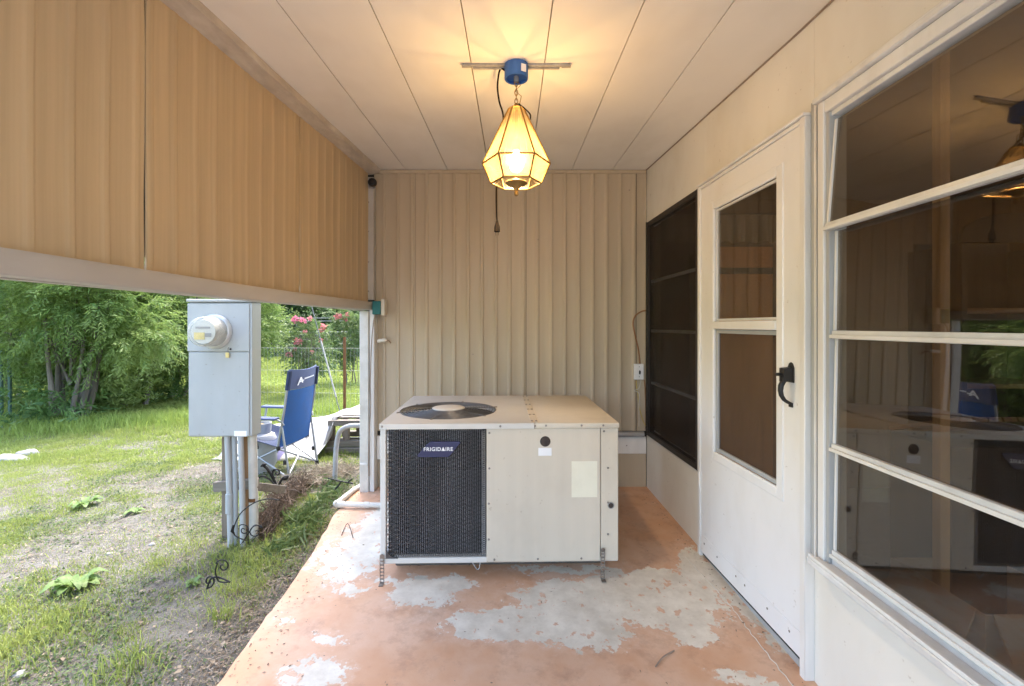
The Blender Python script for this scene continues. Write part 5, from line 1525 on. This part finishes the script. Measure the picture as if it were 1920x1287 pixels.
iron('iron_plant_hook', 'black wrought iron hook with forked arms leaning by the gas cylinder', GP(525, 925),
     [('stem', smooth_path(pp([(520,915),(510,893),(500,878),(492,872)], d), 5), 0.010),
      ('arc', smooth_path(pp([(482,918),(483,900),(492,893),(505,899),(517,911)], d-0.02), 5), 0.006),
      ('scroll', spiral(P(519,887,d-0.01), 0.036, 1.3, 2.6, (1,0,0), (0,0,1)), 0.005),
      ('stem', smooth_path(pp([(520,916),(528,900),(536,893)], d), 5), 0.008),
      ('leaf_tip', pp([(531,901),(536,896),(541,893)], d), [0.004,0.020,0.005]),
      ('leaf_tip', pp([(489,875),(494,872),(499,870)], d), [0.005,0.014,0.006])])
d = 3.60
iron('iron_rod_hook', 'thin black forked rod lying by the bent grey pipe', GP(645, 905),
     [('stem', pp([(615,897),(640,903),(662,907)], d), 0.006), ('branch', pp([(640,903),(634,912),(628,918)], d), 0.006), ('branch', pp([(652,905),(660,898)], d), 0.005)])

def strips(c, n, length, spread, width, dirv, dspread, seed, curl=0.3, zlift=0.05):
    """thin curved strips heaped round c; returns verts, quads"""
    rs = np.random.default_rng(seed)
    c = np.array(c); dirv = np.array(dirv, float)
    base = c + rs.normal(size=(n,3))*np.array(spread)
    base[:,2] = np.abs(base[:,2]-c[2]) + c[2]
    dd = dirv + rs.normal(size=(n,3))*dspread; dd /= np.linalg.norm(dd, axis=1, keepdims=True)
    L = length*rs.uniform(0.4, 1.2, (n,1))
    side = np.cross(dd, rs.normal(size=(n,3))); side /= np.linalg.norm(side, axis=1, keepdims=True)
    w = width*rs.uniform(0.5, 1.3, (n,1))
    up = rs.normal(size=(n,3))*curl; up[:,2] = np.abs(up[:,2])*0.5 - curl*0.3
    pts = []
    for t, k in ((0.0,0.6),(0.33,1.0),(0.66,0.8),(1.0,0.1)):
        p = base + dd*L*(t-0.5) + up*L*(t*(1-t))
        pts += [p - side*w*k/2, p + side*w*k/2]
    V = np.stack(pts, 1); V[:,:,2] = np.maximum(V[:,:,2], ground_z(V[:,:,0], V[:,:,1])+0.004)
    i = (np.arange(n)*8)[:,None]
    Q = np.concatenate([i+np.array([[0,1,3,2]]), i+np.array([[2,3,5,4]]), i+np.array([[4,5,7,6]])])
    return V.reshape(-1,3), Q
def joinVQ(lst):
    Vs, Qs, n = [], [], 0
    for V, Q in lst:
        Vs.append(V); Qs.append(Q+n); n += len(V)
    return np.concatenate(Vs), np.concatenate(Qs)
lst = []
for k in range(8):
    f = k/7; g = GP(488+78*f, 1004-92*f); dv = GP(540, 950)-GP(498, 1002)
    lst.append(strips((g.x, g.y, g.z+0.02+0.03*math.sin(math.pi*f)), 120, 0.24, (0.04,0.05,0.035), 0.006, (dv.x, dv.y, 0.22), 0.40, 50+k, 0.35))
V, Q = joinVQ(lst)
o = np_mesh('dead_frond_pile', V, Q, None, M['dead']); tag(o, 'heap of dead reddish brown fronds beside the slab edge', 'dead fronds', kind='stuff')
lst = []
for k in range(6):
    f = k/5; g = GP(572+75*f, 912-22*f)
    lst.append(strips((g.x, g.y, g.z+0.03), 130, 0.20, (0.10,0.12,0.03), 0.005, (1, 0.3, 0.1), 0.8, 80+k, 0.4))
V, Q = joinVQ(lst)
o = np_mesh('dry_straw_heap', V, Q, None, M['straw']); tag(o, 'loose heap of dry straw under the camp chair', 'straw', kind='stuff')
lst = []
for k, (px, py) in enumerate([(560,985),(585,968),(605,955),(625,935),(600,985),(575,1010),(545,1030),(635,915)]):
    g = GP(px, py); lst.append(strips((g.x-0.02, g.y, g.z+0.02), 60, 0.15, (0.05,0.06,0.03), 0.013, (0.3, 0.2, 0.5), 0.7, 140+k, 0.5))
V, Q = joinVQ(lst)
V[:,0] = np.minimum(V[:,0], np.interp(V[:,1], [0,1.74,2.44,3.24,3.9,4.0,9], [-1.07,-1.075,-1.09,-1.18,-1.19,0,0]))
o = np_mesh('strap_leaf_weeds', V, Q, None, M['dark_weed']); tag(o, 'tangle of strap leaved weeds between the dead fronds and slab', 'weeds', kind='stuff')
# little stick and twigs lying on the slab
m = MB(); a, b, c = FP(1229,1252,0.004), FP(1243,1235,0.006), FP(1264,1222,0.004); m.tube(smooth_path([a,b,c], 4), 0.0026, 6); tag(m.build('dry_twig', M['cable_grey']), 'short curved dry twig on the orange slab by the door', 'twig')
m = MB(); a, b, c = FP(640,1005,0.004), FP(652,985,0.012), FP(662,1010,0.004); m.tube(smooth_path([a,b,c], 4), 0.0022, 6); tag(m.build('dry_twig', M['dead']), 'thin dry twig on the slab left of the air conditioner', 'twig')
m = MB(); pts = [FP(1285,1045,0.0008), FP(1360,1125,0.0008), FP(1410,1190,0.0008), FP(1490,1290,0.0008), FP(1600,1420,0.0008)]
pts = [p+Vector((0.004*math.sin(i*9), 0, 0)) for i, p in enumerate(smooth_path(pts, 10))]
m.tube(pts, 0.0022, 4); tag(m.build('slab_crack_filler', M['cable_white']), 'thin raised seam line in the slab along the door', 'seam')

# ================================================================ VEGETATION
def leaves(base, dirv, nrm_hint, length, width):
    """one diamond leaf per row; arrays (n,3),(n,3),(n,3),(n,),(n,)"""
    dirv = dirv/np.maximum(np.linalg.norm(dirv, axis=1, keepdims=True), 1e-6)
    side = np.cross(dirv, nrm_hint); side /= np.maximum(np.linalg.norm(side, axis=1, keepdims=True), 1e-6)
    up = np.cross(side, dirv)
    L = length[:,None]; W_ = width[:,None]
    mid = base + dirv*L*0.42 + up*L*0.05
    V = np.stack([base, mid - side*W_*0.5, base + dirv*L - up*L*0.10, mid + side*W_*0.5], 1).reshape(-1, 3)
    i = (np.arange(len(base))*4)[:,None]
    return V, i + np.array([[0,1,2,3]])

def sprays(pos, dirv, L, nl, leaf_len, leaf_w, rs, droop=0.25):
    """pinnate twigs: nl leaves along each twig"""
    n = len(pos)
    dirv = dirv/np.maximum(np.linalg.norm(dirv, axis=1, keepdims=True), 1e-6)
    rnd = rs.normal(size=(n,3)); side = np.cross(dirv, rnd*0.5+np.array([0,0,1.0])); side /= np.maximum(np.linalg.norm(side, axis=1, keepdims=True), 1e-6)
    up = np.cross(side, dirv)
    t = (np.arange(nl)+0.6)/nl
    Lr = (L*rs.uniform(0.6, 1.3, n))[:,None,None]
    base = pos[:,None,:] + dirv[:,None,:]*Lr*t[None,:,None] + np.array([0,0,-1.0])*(droop*Lr*(t**2)[None,:,None])
    sg = np.where(np.arange(nl) % 2 == 0, 1.0, -1.0)[None,:,None]
    ld = dirv[:,None,:]*0.75 + side[:,None,:]*sg*0.8 + rs.normal(size=(n,nl,3))*0.22 + np.array([0,0,-0.25])
    hint = np.broadcast_to(up[:,None,:], ld.shape) + rs.normal(size=(n,nl,3))*0.35
    ll = leaf_len*rs.uniform(0.6, 1.25, n*nl); lw = leaf_w*rs.uniform(0.7, 1.3, n*nl)
    return leaves(base.reshape(-1,3), ld.reshape(-1,3), hint.reshape(-1,3), ll, lw)

def crown_points(c, rad, nblob, nper, rs, blob=(0.25,0.5), flat=0.8, zmin=None):
    """twig roots on the skins of many overlapping clumps inside an ellipsoid"""
    c = np.array(c); rad = np.array(rad)
    u = rs.normal(size=(nblob,3)); u /= np.linalg.norm(u, axis=1, keepdims=True)
    bc = c + u*rad*(rs.uniform(0.15, 1.0, (nblob,1))**0.45)
    br = rs.uniform(*blob, nblob)
    d_ = rs.normal(size=(nblob,nper,3)); d_ /= np.linalg.norm(d_, axis=2, keepdims=True)
    p = bc[:,None,:] + d_*br[:,None,None]*np.array([1,1,flat])*rs.uniform(0.45, 1.0, (nblob,nper,1))
    out = (p - c); out /= np.maximum(np.linalg.norm(out, axis=2, keepdims=True), 1e-6)
    dv = d_*0.9 + out*0.5 + rs.normal(size=d_.shape)*0.25
    p = p.reshape(-1,3); dv = dv.reshape(-1,3)
    if zmin is not None:
        k = p[:,2] > zmin; p, dv = p[k], dv[k]
    return p, dv, bc

def tree(name, base, label, crown_c, rad, nblob, nper, stems, seed, leaf=(0.085,0.017), spray=(0.24,12), mat='shrub', blob=(0.25,0.45), cat='shrub', zmin=None, trunk_r=0.05, group=None, flat=0.8, limbs=10, droop=0.25, tmat='bark'):
    rs = np.random.default_rng(seed)
    t_ = thing(name, base, label, cat, group)
    p, dv, bc = crown_points(crown_c, rad, nblob, nper, rs, blob, flat, zmin)
    V, Q = sprays(p, dv, spray[0], spray[1], leaf[0], leaf[1], rs, droop)
    np_mesh('crown', V, Q, None, M[mat], t_)
    b = Vector(base); cc = Vector(crown_c)
    for k in range(stems):
        a = 2*math.pi*k/max(1, stems)+rs.uniform(0, 1); off = Vector((math.cos(a), math.sin(a), 0))*(0.13 if stems > 1 else 0)
        top = cc + Vector((math.cos(a)*rad[0]*0.35, math.sin(a)*rad[1]*0.35, rad[2]*0.35)) if stems > 1 else cc + Vector((0,0,rad[2]*0.4))
        s0 = b + off + Vector((0,0,-0.15)); mid = s0.lerp(top, 0.45) + Vector(rs.normal(size=3)*0.05)
        rr = trunk_r*rs.uniform(0.45, 1.0) if stems > 1 else trunk_r
        m = MB(); m.tube(smooth_path([s0, s0.lerp(mid, 0.5)+Vector(rs.normal(size=3)*0.025), mid, top], 4), [rr*(1.25-0.9*i/12) for i in range(13)], 9)
        m.build('trunk', M[tmat], t_)
    m = MB()
    for k in range(limbs):
        e = Vector(bc[rs.integers(len(bc))]); f = rs.uniform(0.25, 0.7); s0 = b.lerp(cc, f)
        m.tube(smooth_path([s0, s0.lerp(e, 0.5)+Vector((0,0,0.08))+Vector(rs.normal(size=3)*0.05), e], 3), [trunk_r*(0.40-0.045*i) for i in range(7)], 6)
    m.build('limbs', M[tmat], t_)
    return t_

# feathery shrubs along the left
gA = GP(125, 790); gB = GP(250, 762); gC = GP(318, 748); gD = GP(10, 760)
G_SH = 'feathery shrubs on the left of the yard'
tree('feathery_shrub', gA, 'large feathery shrub with several pale trunks left of the yard', (gA.x, gA.y+0.2, 1.75), (1.35,1.0,1.25), 60, 74, 8, 11, (0.082,0.017), (0.27,13), 'shrub', (0.28,0.48), trunk_r=0.05, group=G_SH, zmin=0.42)
tree('feathery_shrub', gB, 'feathery shrub with one dark trunk between the large shrub and cabinet', (gB.x-0.1, gB.y+0.4, 1.75), (1.25,1.0,1.30), 58, 72, 2, 12, (0.082,0.017), (0.27,13), 'shrub', (0.28,0.48), trunk_r=0.065, group=G_SH, zmin=0.22)
tree('feathery_shrub', gC, 'yellow green shrub touching the left side of the meter cabinet', (gC.x+0.2, gC.y+0.9, 1.6), (1.2,1.0,1.35), 52, 66, 3, 13, (0.09,0.019), (0.28,12), 'shrub', (0.28,0.48), trunk_r=0.06, group=G_SH, zmin=0.1)
tree('feathery_shrub', gD, 'darker feathery shrub at the left edge behind the green frame', (gD.x-0.5, gD.y+0.6, 1.75), (1.2,1.0,1.25), 50, 64, 3, 14, (0.09,0.019), (0.28,12), 'shrub_dark', (0.28,0.48), trunk_r=0.06, group=G_SH, zmin=0.2)
# low shoots about the trunks
def shoots(g, n, h, seed, mat, label, leaf=(0.11,0.022)):
    rs = np.random.default_rng(seed)
    p = np.array(g) + np.stack([rs.normal(size=n)*0.30, rs.normal(size=n)*0.22, rs.uniform(0.02, h, n)], 1)
    dv = rs.normal(size=(n,3))*0.5 + np.array([0,0,0.7])
    V, Q = sprays(p, dv, 0.26, 11, leaf[0], leaf[1], rs, 0.45)
    o = np_mesh('leafy_undergrowth', V, Q, None, M[mat]); tag(o, label, 'undergrowth', kind='stuff')
shoots(GP(205, 772), 300, 0.85, 31, 'shrub', 'bright leafy shoots between the two shrub trunks')
shoots(GP(85, 800), 90, 0.45, 32, 'shrub_dark', 'dark leafy shoots at the foot of the large shrub')
shoots(GP(290, 752), 300, 0.85, 33, 'shrub_dark', 'shady leafy shoots beneath the shrub by the cabinet')

shoots(GP(150, 772), 260, 0.95, 34, 'shrub', 'leafy shoots hiding the trunks of the large shrub')
shoots(GP(60, 772), 240, 0.95, 35, 'shrub', 'leafy shoots between the green frame and large shrub')
shoots(GP(250, 757), 260, 0.95, 36, 'shrub', 'leafy shoots around the dark trunk left of the cabinet')

# trees behind everything
G_BK = 'broad leaved trees beyond the back fence'
back = [(-8.6, 27.0, 3.4, 'dark leafy tree beyond the chain link fence right of the cabinet'), (-13.5, 26.0, 3.6, 'leafy tree beyond the fence hidden mostly by the meter cabinet'),
        (-4.6, 29.0, 3.6, 'pale leafy tree beyond the fence behind the corner post'), (-20.0, 24.0, 3.8, 'tall leafy tree far behind the left shrubs'),
        (-27.0, 22.0, 4.0, 'tall leafy tree farthest to the left behind the shrubs'), (-16.5, 19.5, 2.8, 'bushy tree in the gap between the left shrubs')]
for k, (x, y, h, lab) in enumerate(back):
    tree('leafy_tree', (x, y, -0.1), lab, (x, y, h*0.95), (3.6,2.6,h*0.95), 60, 62, 1, 100+k, (0.24,0.15), (0.55,7), 'tree_leaf', (0.6,1.2), 'tree', trunk_r=0.16, group=G_BK, limbs=12, zmin=0.0)
hb = [(-15.0, 14.0), (-12.0, 13.0), (-19.0, 12.5), (-10.2, 14.5), (-22.5, 11.0)]
for k, (x, y) in enumerate(hb):
    tree('hedge_bush', (x, y, -0.1), ['hedge bush far behind the large shrub', 'hedge bush far behind the trunk pair', 'hedge bush far behind the green frame', 'hedge bush far behind the yellow green shrub', 'hedge bush farthest left behind the shrubs'][k],
         (x, y, 1.7), (2.0,1.4,1.7), 40, 50, 2, 130+k, (0.16,0.08), (0.42,8), 'shrub_dark', (0.4,0.8), 'bush', trunk_r=0.06, group='hedge bushes behind the left shrubs', limbs=8, zmin=-0.05)

for k, (x, lab) in enumerate([(-13.2, 'dark shrub behind the chain link fence hidden by the cabinet'), (-11.0, 'dark shrub behind the chain link fence just right of the cabinet'), (-8.9, 'dark shrub behind the chain link fence above the camp chair'), (-6.8, 'dark shrub behind the chain link fence near the corner post')]):
    tree('fence_shrub', (x, 22.0, -0.1), lab, (x, 22.0, 1.3), (1.5,0.9,1.5), 34, 46, 2, 160+k, (0.13,0.07), (0.36,8), 'fence_leaf', (0.35,0.7), 'bush', trunk_r=0.05, group='dark shrubs behind the chain link fence', limbs=8, zmin=-0.05)
# flowering bushes behind the wire fence
def flower_bush(base, c, rad, label, seed, flowers, nblob=20, nper=22):
    rs = np.random.default_rng(seed)
    t_ = tree('flowering_bush', base, label, c, rad, nblob, nper, 5, seed, (0.075,0.026), (0.16,8), 'rose_leaf', (0.14,0.30), 'bush', trunk_r=0.018, group='flowering bushes behind the wire fence', limbs=14, flat=1.0)
    for px, py, dd, r_, mt_ in flowers:
        o = Vector(P(px, py, dd)); n = 34
        u = rs.normal(size=(n,3)); u /= np.linalg.norm(u, axis=1, keepdims=True)
        p = np.array(o) + u*r_*rs.uniform(0.1, 0.8, (n,1))
        V, Q = leaves(p, u + rs.normal(size=(n,3))*0.4, rs.normal(size=(n,3)), np.full(n, r_*0.9), np.full(n, r_*0.75))
        np_mesh('flower', V, Q, None, M[mt_], t_)
dF = 9.0
x0_ = (577-960)/FPX*dF
flower_bush((x0_, dF, -0.1), (x0_, dF, 0.86), (0.36,0.36,0.62), 'flowering bush with coral pink blooms right behind the camp chair', 41,
    [(554,598,dF-0.15,0.065,'petal_pink'), (568,601,dF-0.2,0.055,'petal_pink'), (582,598,dF,0.045,'petal'), (558,640,dF-0.3,0.065,'petal'), (543,665,dF-0.3,0.050,'petal'),
     (608,613,dF-0.1,0.060,'petal'), (602,640,dF-0.2,0.045,'petal'), (572,622,dF-0.2,0.035,'petal'), (553,655,dF-0.25,0.035,'petal'), (604,618,dF-0.1,0.050,'petal'), (585,660,dF-0.3,0.03,'petal')])
dF = 11.0
x0_ = (660-960)/FPX*dF
flower_bush((x0_, dF, -0.1), (x0_, dF, 1.0), (0.55,0.45,0.75), 'taller flowering bush with one red bloom beside the corner post', 42,
    [(635,594,dF-0.3,0.075,'petal'), (652,590,dF-0.2,0.055,'petal'), (648,600,dF-0.3,0.04,'petal')], 30, 26)

# ---------------------------------------------------------------- grass
def soil_mask(x, y):
    """1 on bare soil, 0 on turf"""
    n = fbm(x*1.1, y*1.1, 21, 4)
    m = np.clip((n-0.58)*6, 0, 1)*0.6*np.clip((4.6-y)/1.2, 0, 1)
    for px, py, r, s in ((405,882,0.42,1.0),(340,905,0.40,0.95),(300,945,0.35,0.9),(220,985,0.36,0.95),(265,1010,0.26,0.9),(150,1030,0.28,0.85),(60,1050,0.25,0.8),(90,1020,0.2,0.8),(380,990,0.3,0.7),
                         (430,1030,0.28,0.75),(300,1120,0.24,0.85),(240,1130,0.2,0.8),(360,1180,0.26,0.95),(300,1230,0.25,0.85),(120,1270,0.22,0.95),(60,1290,0.3,0.95),(400,1240,0.25,1.0),(640,900,0.25,0.6),(580,900,0.3,0.7)):
        g = GP(px, py); d2 = ((x-g.x)**2 + ((y-g.y)*1.0)**2)/(r*r)
        m = np.maximum(m, 0.9*s*np.clip(1.4*np.exp(-d2*1.5) + (n-0.5)*1.6, 0, 1))
    edge = np.interp(y, [-1.7, 1.74, 2.44, 3.24, 3.9, 4.0, 30], [-1.08, -1.085, -1.10, -1.19, -1.20, 1, 1])
    m = np.maximum(m, np.clip(1.0 - (edge - x - 0.06)/0.20, 0, 0.92)*(y < 3.9))
    return m*0.93

def blades(x, y, h, w, rs, lean=0.5, mat='grass', name='grass', parent=None):
    n = len(x)
    z = ground_z(x, y) - 0.004
    a = rs.uniform(0, 2*math.pi, n); sx, sy = np.cos(a)*w/2, np.sin(a)*w/2
    b = rs.uniform(0, 2*math.pi, n); l = lean*rs.uniform(0.15, 1.0, n)*h
    lx, ly = np.cos(b)*l, np.sin(b)*l
    V = np.zeros((n,5,3))
    V[:,0] = np.stack([x-sx, y-sy, z], 1); V[:,1] = np.stack([x+sx, y+sy, z], 1)
    V[:,2] = np.stack([x+sx*0.8+lx*0.35, y+sy*0.8+ly*0.35, z+h*0.6], 1); V[:,3] = np.stack([x-sx*0.8+lx*0.35, y-sy*0.8+ly*0.35, z+h*0.6], 1)
    V[:,4] = np.stack([x+lx, y+ly, z+h*np.sqrt(np.clip(1-(l/h)**2*0.6, 0.2, 1))], 1)
    i = (np.arange(n)*5)[:,None]
    return np_mesh(name, V.reshape(-1,3), i+np.array([[0,1,2,3]]), i+np.array([[3,2,4]]), M[mat], parent)

rs = np.random.default_rng(5)
def scatter(n, x0, x1, y0, y1, power=1.0):
    """denser towards the camera"""
    y = y0 + (y1-y0)*rs.uniform(0, 1, n)**power
    x = rs.uniform(x0, x1, n)
    return x, y
allx, ally, allh, allw = [], [], [], []
# near yard (visible wedge), turf thinned over bare soil, clumped
for n, x0, x1, y0, y1, hm, wm, pw in ((620000, -6.2, -1.05, 1.35, 5.6, 0.024, 0.0032, 1.25), (190000, -9.5, -0.9, 4.6, 8.5, 0.050, 0.0065, 1.0), (90000, -12, -0.6, 7.5, 14.0, 0.055, 0.013, 1.0), (60000, -16, -2, 12.5, 20, 0.055, 0.026, 1.0)):
    x, y = scatter(n, x0, x1, y0, y1, pw)
    vis = (x > -1.30*y - 0.45)
    k = vis & (x < np.interp(y, [0, 1.74, 2.44, 3.24, 3.9, 4.0, 30], [-1.09, -1.095, -1.11, -1.20, -1.21, 3, 3])-0.01)
    x, y = x[k], y[k]
    s = soil_mask(x, y)*np.clip((6.5-y)/1.5, 0, 1)
    clump = fbm(x*7, y*7, 33, 2)
    keep = rs.uniform(0, 1, len(x)) < np.clip((1-s)**1.2*(0.25+1.5*clump**1.3), 0.035, 1)
    x, y, clump, s = x[keep], y[keep], clump[keep], s[keep]
    tall = fbm(x*1.7, y*1.7, 44, 2)
    h = hm*(0.45+0.9*tall)*(0.55+0.9*clump)*rs.uniform(0.5, 1.35, len(x))*(1-0.5*s)
    allx.append(x); ally.append(y); allh.append(h); allw.append(np.full(len(x), wm)*rs.uniform(0.6, 1.3, len(x)))
o = blades(np.concatenate(allx), np.concatenate(ally), np.concatenate(allh), np.concatenate(allw), rs, 0.9)
tag(o, 'short bright green lawn grass across the yard', 'grass', kind='stuff')
# tall grass along the shrubs and by the meter
x, y = scatter(26000, -7.5, -2.2, 5.2, 7.8)
dline = np.abs(y - (5.75 + 0.10*(x+6.5)*0 + np.interp(x, [-7.5,-5.5,-4.0,-2.2], [0.35,0.5,1.0,1.6])))
k = rs.uniform(0,1,len(x)) < np.exp(-(dline/0.45)**2); x, y = x[k], y[k]
o = blades(x, y, rs.uniform(0.07, 0.20, len(x)), np.full(len(x), 0.007), rs, 0.8, 'grass_long', 'tall_grass'); tag(o, 'tall unmown grass along the foot of the shrubs', 'grass', kind='stuff')
tx, ty, th = [], [], []
for px, py, n, r, h in ((430,1110,130,0.06,0.11),(470,1070,140,0.08,0.10),(500,1050,90,0.07,0.09),(415,1160,70,0.035,0.17),(230,1270,110,0.07,0.16),(255,1230,60,0.04,0.15),(40,1120,420,0.16,0.10),(80,1190,420,0.16,0.10),(30,1220,300,0.13,0.10),(140,1160,160,0.1,0.08),
                        (620,985,240,0.12,0.12),(600,1010,160,0.10,0.09),(650,870,160,0.12,0.13),(660,850,140,0.10,0.14),(560,880,140,0.2,0.07),(525,995,120,0.08,0.10),(385,1075,120,0.08,0.06),(450,1050,200,0.10,0.12),(490,1035,180,0.10,0.13),(520,1065,150,0.08,0.10),(405,1045,120,0.09,0.10),(545,1010,160,0.07,0.12),(480,1100,120,0.08,0.09),(330,1060,100,0.1,0.05)):
    g = GP(px, py); xx = g.x+rs.normal(size=n)*r; yy = g.y+rs.normal(size=n)*r
    k = xx < np.interp(yy, [0,1.74,2.44,3.24,3.9,4.0,9], [-1.09,-1.095,-1.11,-1.2,-1.21,0,0])-0.01
    tx.append(xx[k]); ty.append(yy[k]); th.append(0.62*h*rs.uniform(0.4,1.3,k.sum()))
tx, ty, th = map(np.concatenate, (tx, ty, th))
o = blades(tx, ty, th, np.full(len(tx), 0.0042), rs, 1.1, 'grass', 'grass_tufts'); tag(o, 'longer grass tufts near the slab and bottom left', 'grass', kind='stuff')

# low round-leaved ground cover on the soil
n = 42000
x, y = scatter(n, -3.6, -1.1, 1.4, 4.6, 1.1)
k = (x > -1.30*y-0.45) & (x < np.interp(y, [0,1.74,2.44,3.24,3.9,4.0,9], [-1.09,-1.095,-1.11,-1.2,-1.21,0,0])-0.02)
x, y = x[k], y[k]
nn = fbm(x*3.2, y*3.2, 71, 3); k = rs.uniform(0,1,len(x)) < np.clip((nn-0.42)*4, 0.04, 0.9); x, y = x[k], y[k]
dv = np.stack([rs.normal(size=len(x)), rs.normal(size=len(x)), rs.uniform(0.1,0.7,len(x))], 1)
V, Q = leaves(np.stack([x, y, ground_z(x,y)+rs.uniform(0.002,0.02,len(x))], 1), dv, np.tile([0,0,1.0], (len(x),1))+rs.normal(size=(len(x),3))*0.3, rs.uniform(0.008,0.026,len(x)), rs.uniform(0.006,0.015,len(x)))
o = np_mesh('ground_cover', V, Q, None, M['dark_weed']); tag(o, 'low leafy ground cover scattered over bare soil', 'ground cover', kind='stuff')
# dead leaf litter and twigs
n = 60000
x, y = scatter(n, -3.4, -1.06, 1.35, 4.6, 1.1)
k = (x > -1.30*y-0.45) & (x < np.interp(y, [0,1.74,2.44,3.24,3.9,4.0,9], [-1.085,-1.09,-1.105,-1.195,-1.2,0,0])+0.004)
x, y = x[k], y[k]
edge = np.interp(y, [0,1.74,2.44,3.24,3.9,4.0,9], [-1.09,-1.095,-1.11,-1.2,-1.21,-0.6,-0.6])
pr = 0.20*soil_mask(x, y) + 0.9*np.exp(-((edge-x-0.09)/0.13)**2)
k = rs.uniform(0,1,len(x)) < pr; x, y = x[k], y[k]
dv = np.stack([rs.normal(size=len(x)), rs.normal(size=len(x))*1.2, rs.normal(size=len(x))*0.22], 1)
ln = np.where(rs.uniform(0,1,len(x)) < 0.35, rs.uniform(0.03,0.09,len(x)), rs.uniform(0.006,0.020,len(x)))
wd = np.where(ln > 0.035, 0.0024, ln*0.55)
V, Q = leaves(np.stack([x, y, ground_z(x,y)+rs.uniform(0.003,0.02,len(x))], 1), dv, np.tile([0,0,1.0], (len(x),1))+rs.normal(size=(len(x),3))*0.4, ln, wd)
V[:,2] = np.maximum(V[:,2], ground_z(V[:,0], V[:,1])+0.002)
o = np_mesh('leaf_litter', V, Q, None, M['litter']); tag(o, 'brown leaf litter and stalks along the slab edge', 'leaf litter', kind='stuff')

# broad-leaved weeds
def weed(px, py, n, L, W_, label, mat='weed', lift=0.5, seed=0):
    g = GP(px, py); rs_ = np.random.default_rng(seed+px)
    t_ = thing('broadleaf_weed', g, label, 'weed', 'broad leaved weeds in the yard')
    for k in range(n):
        a = 2*math.pi*k/n + rs_.uniform(-0.3, 0.3); l = L*rs_.uniform(0.7, 1.15); w = W_*rs_.uniform(0.8, 1.15); lf = lift*rs_.uniform(0.5, 1.4)
        dx, dy = math.cos(a), math.sin(a); V = []
        prof = [0.12, 0.55, 0.92, 1.0, 0.85, 0.5, 0.06]
        for i, wv in enumerate(prof):
            t = i/6; r_ = l*(0.08+0.92*t); z = g.z + 0.012 + l*lf*math.sin(t*2.3)*0.6 - l*0.12*t*t
            for s in (-1, 0, 1):
                V.append((g.x+dx*r_ - dy*s*w*wv/2, g.y+dy*r_ + dx*s*w*wv/2, z + (abs(s))*w*wv*0.16 + 0.004*math.sin(9*t+s*3)))
        F = [(i*3+j, i*3+j+1, (i+1)*3+j+1, (i+1)*3+j) for i in range(6) for j in range(2)]
        m = MB(); m.add(V, F); m.build('leaf', M[mat], t_, fix=False, angle=80)
weed(140, 1105, 13, 0.125, 0.062, 'large pale green broad leaved weed in the lower left yard', lift=0.6)
weed(158, 950, 11, 0.10, 0.05, 'pale broad leaved weed in the middle of the yard', lift=0.5)
weed(250, 962, 9, 0.07, 0.035, 'flat broad leaved weed right of the middle one', lift=0.25)
weed(362, 1098, 9, 0.05, 0.032, 'small bright weed left of the nearest iron scroll', lift=0.6)
weed(478, 985, 5, 0.12, 0.07, 'green leafy weed at the foot of the thick conduit', 'dark_weed', 1.0)

# crumbs of leaf and soil blown onto the slab
n = 520
y = rs.uniform(1.5, 3.6, n); k1 = rs.uniform(0,1,n) < 0.7
x = np.where(k1, np.interp(y, [0,1.74,2.44,3.24,3.9], [-1.06,-1.065,-1.08,-1.17,-1.18]) + np.abs(rs.normal(size=n))*0.10, rs.uniform(-0.9, 1.0, n))
x = np.where(rs.uniform(0,1,n) < 0.22, np.interp(y, [1.7,1.84,2.74,3.72], [1.115,1.112,1.075,1.036]) - 0.03 - np.abs(rs.normal(size=n))*0.05, x)
dv = np.stack([rs.normal(size=n), rs.normal(size=n), rs.normal(size=n)*0.12], 1)
z = -0.0355*(3.7-y) + 0.003
V, Q = leaves(np.stack([x, y, z], 1), dv, np.tile([0,0,1.0], (n,1))+rs.normal(size=(n,3))*0.3, rs.uniform(0.004,0.016,n), rs.uniform(0.003,0.007,n))
V[:,2] = np.maximum(V[:,2], -0.0355*(3.7-V[:,1])+0.0012)
o = np_mesh('slab_debris', V, Q, None, M['litter']); tag(o, 'small dry leaf crumbs scattered over the orange slab', 'debris', kind='stuff')
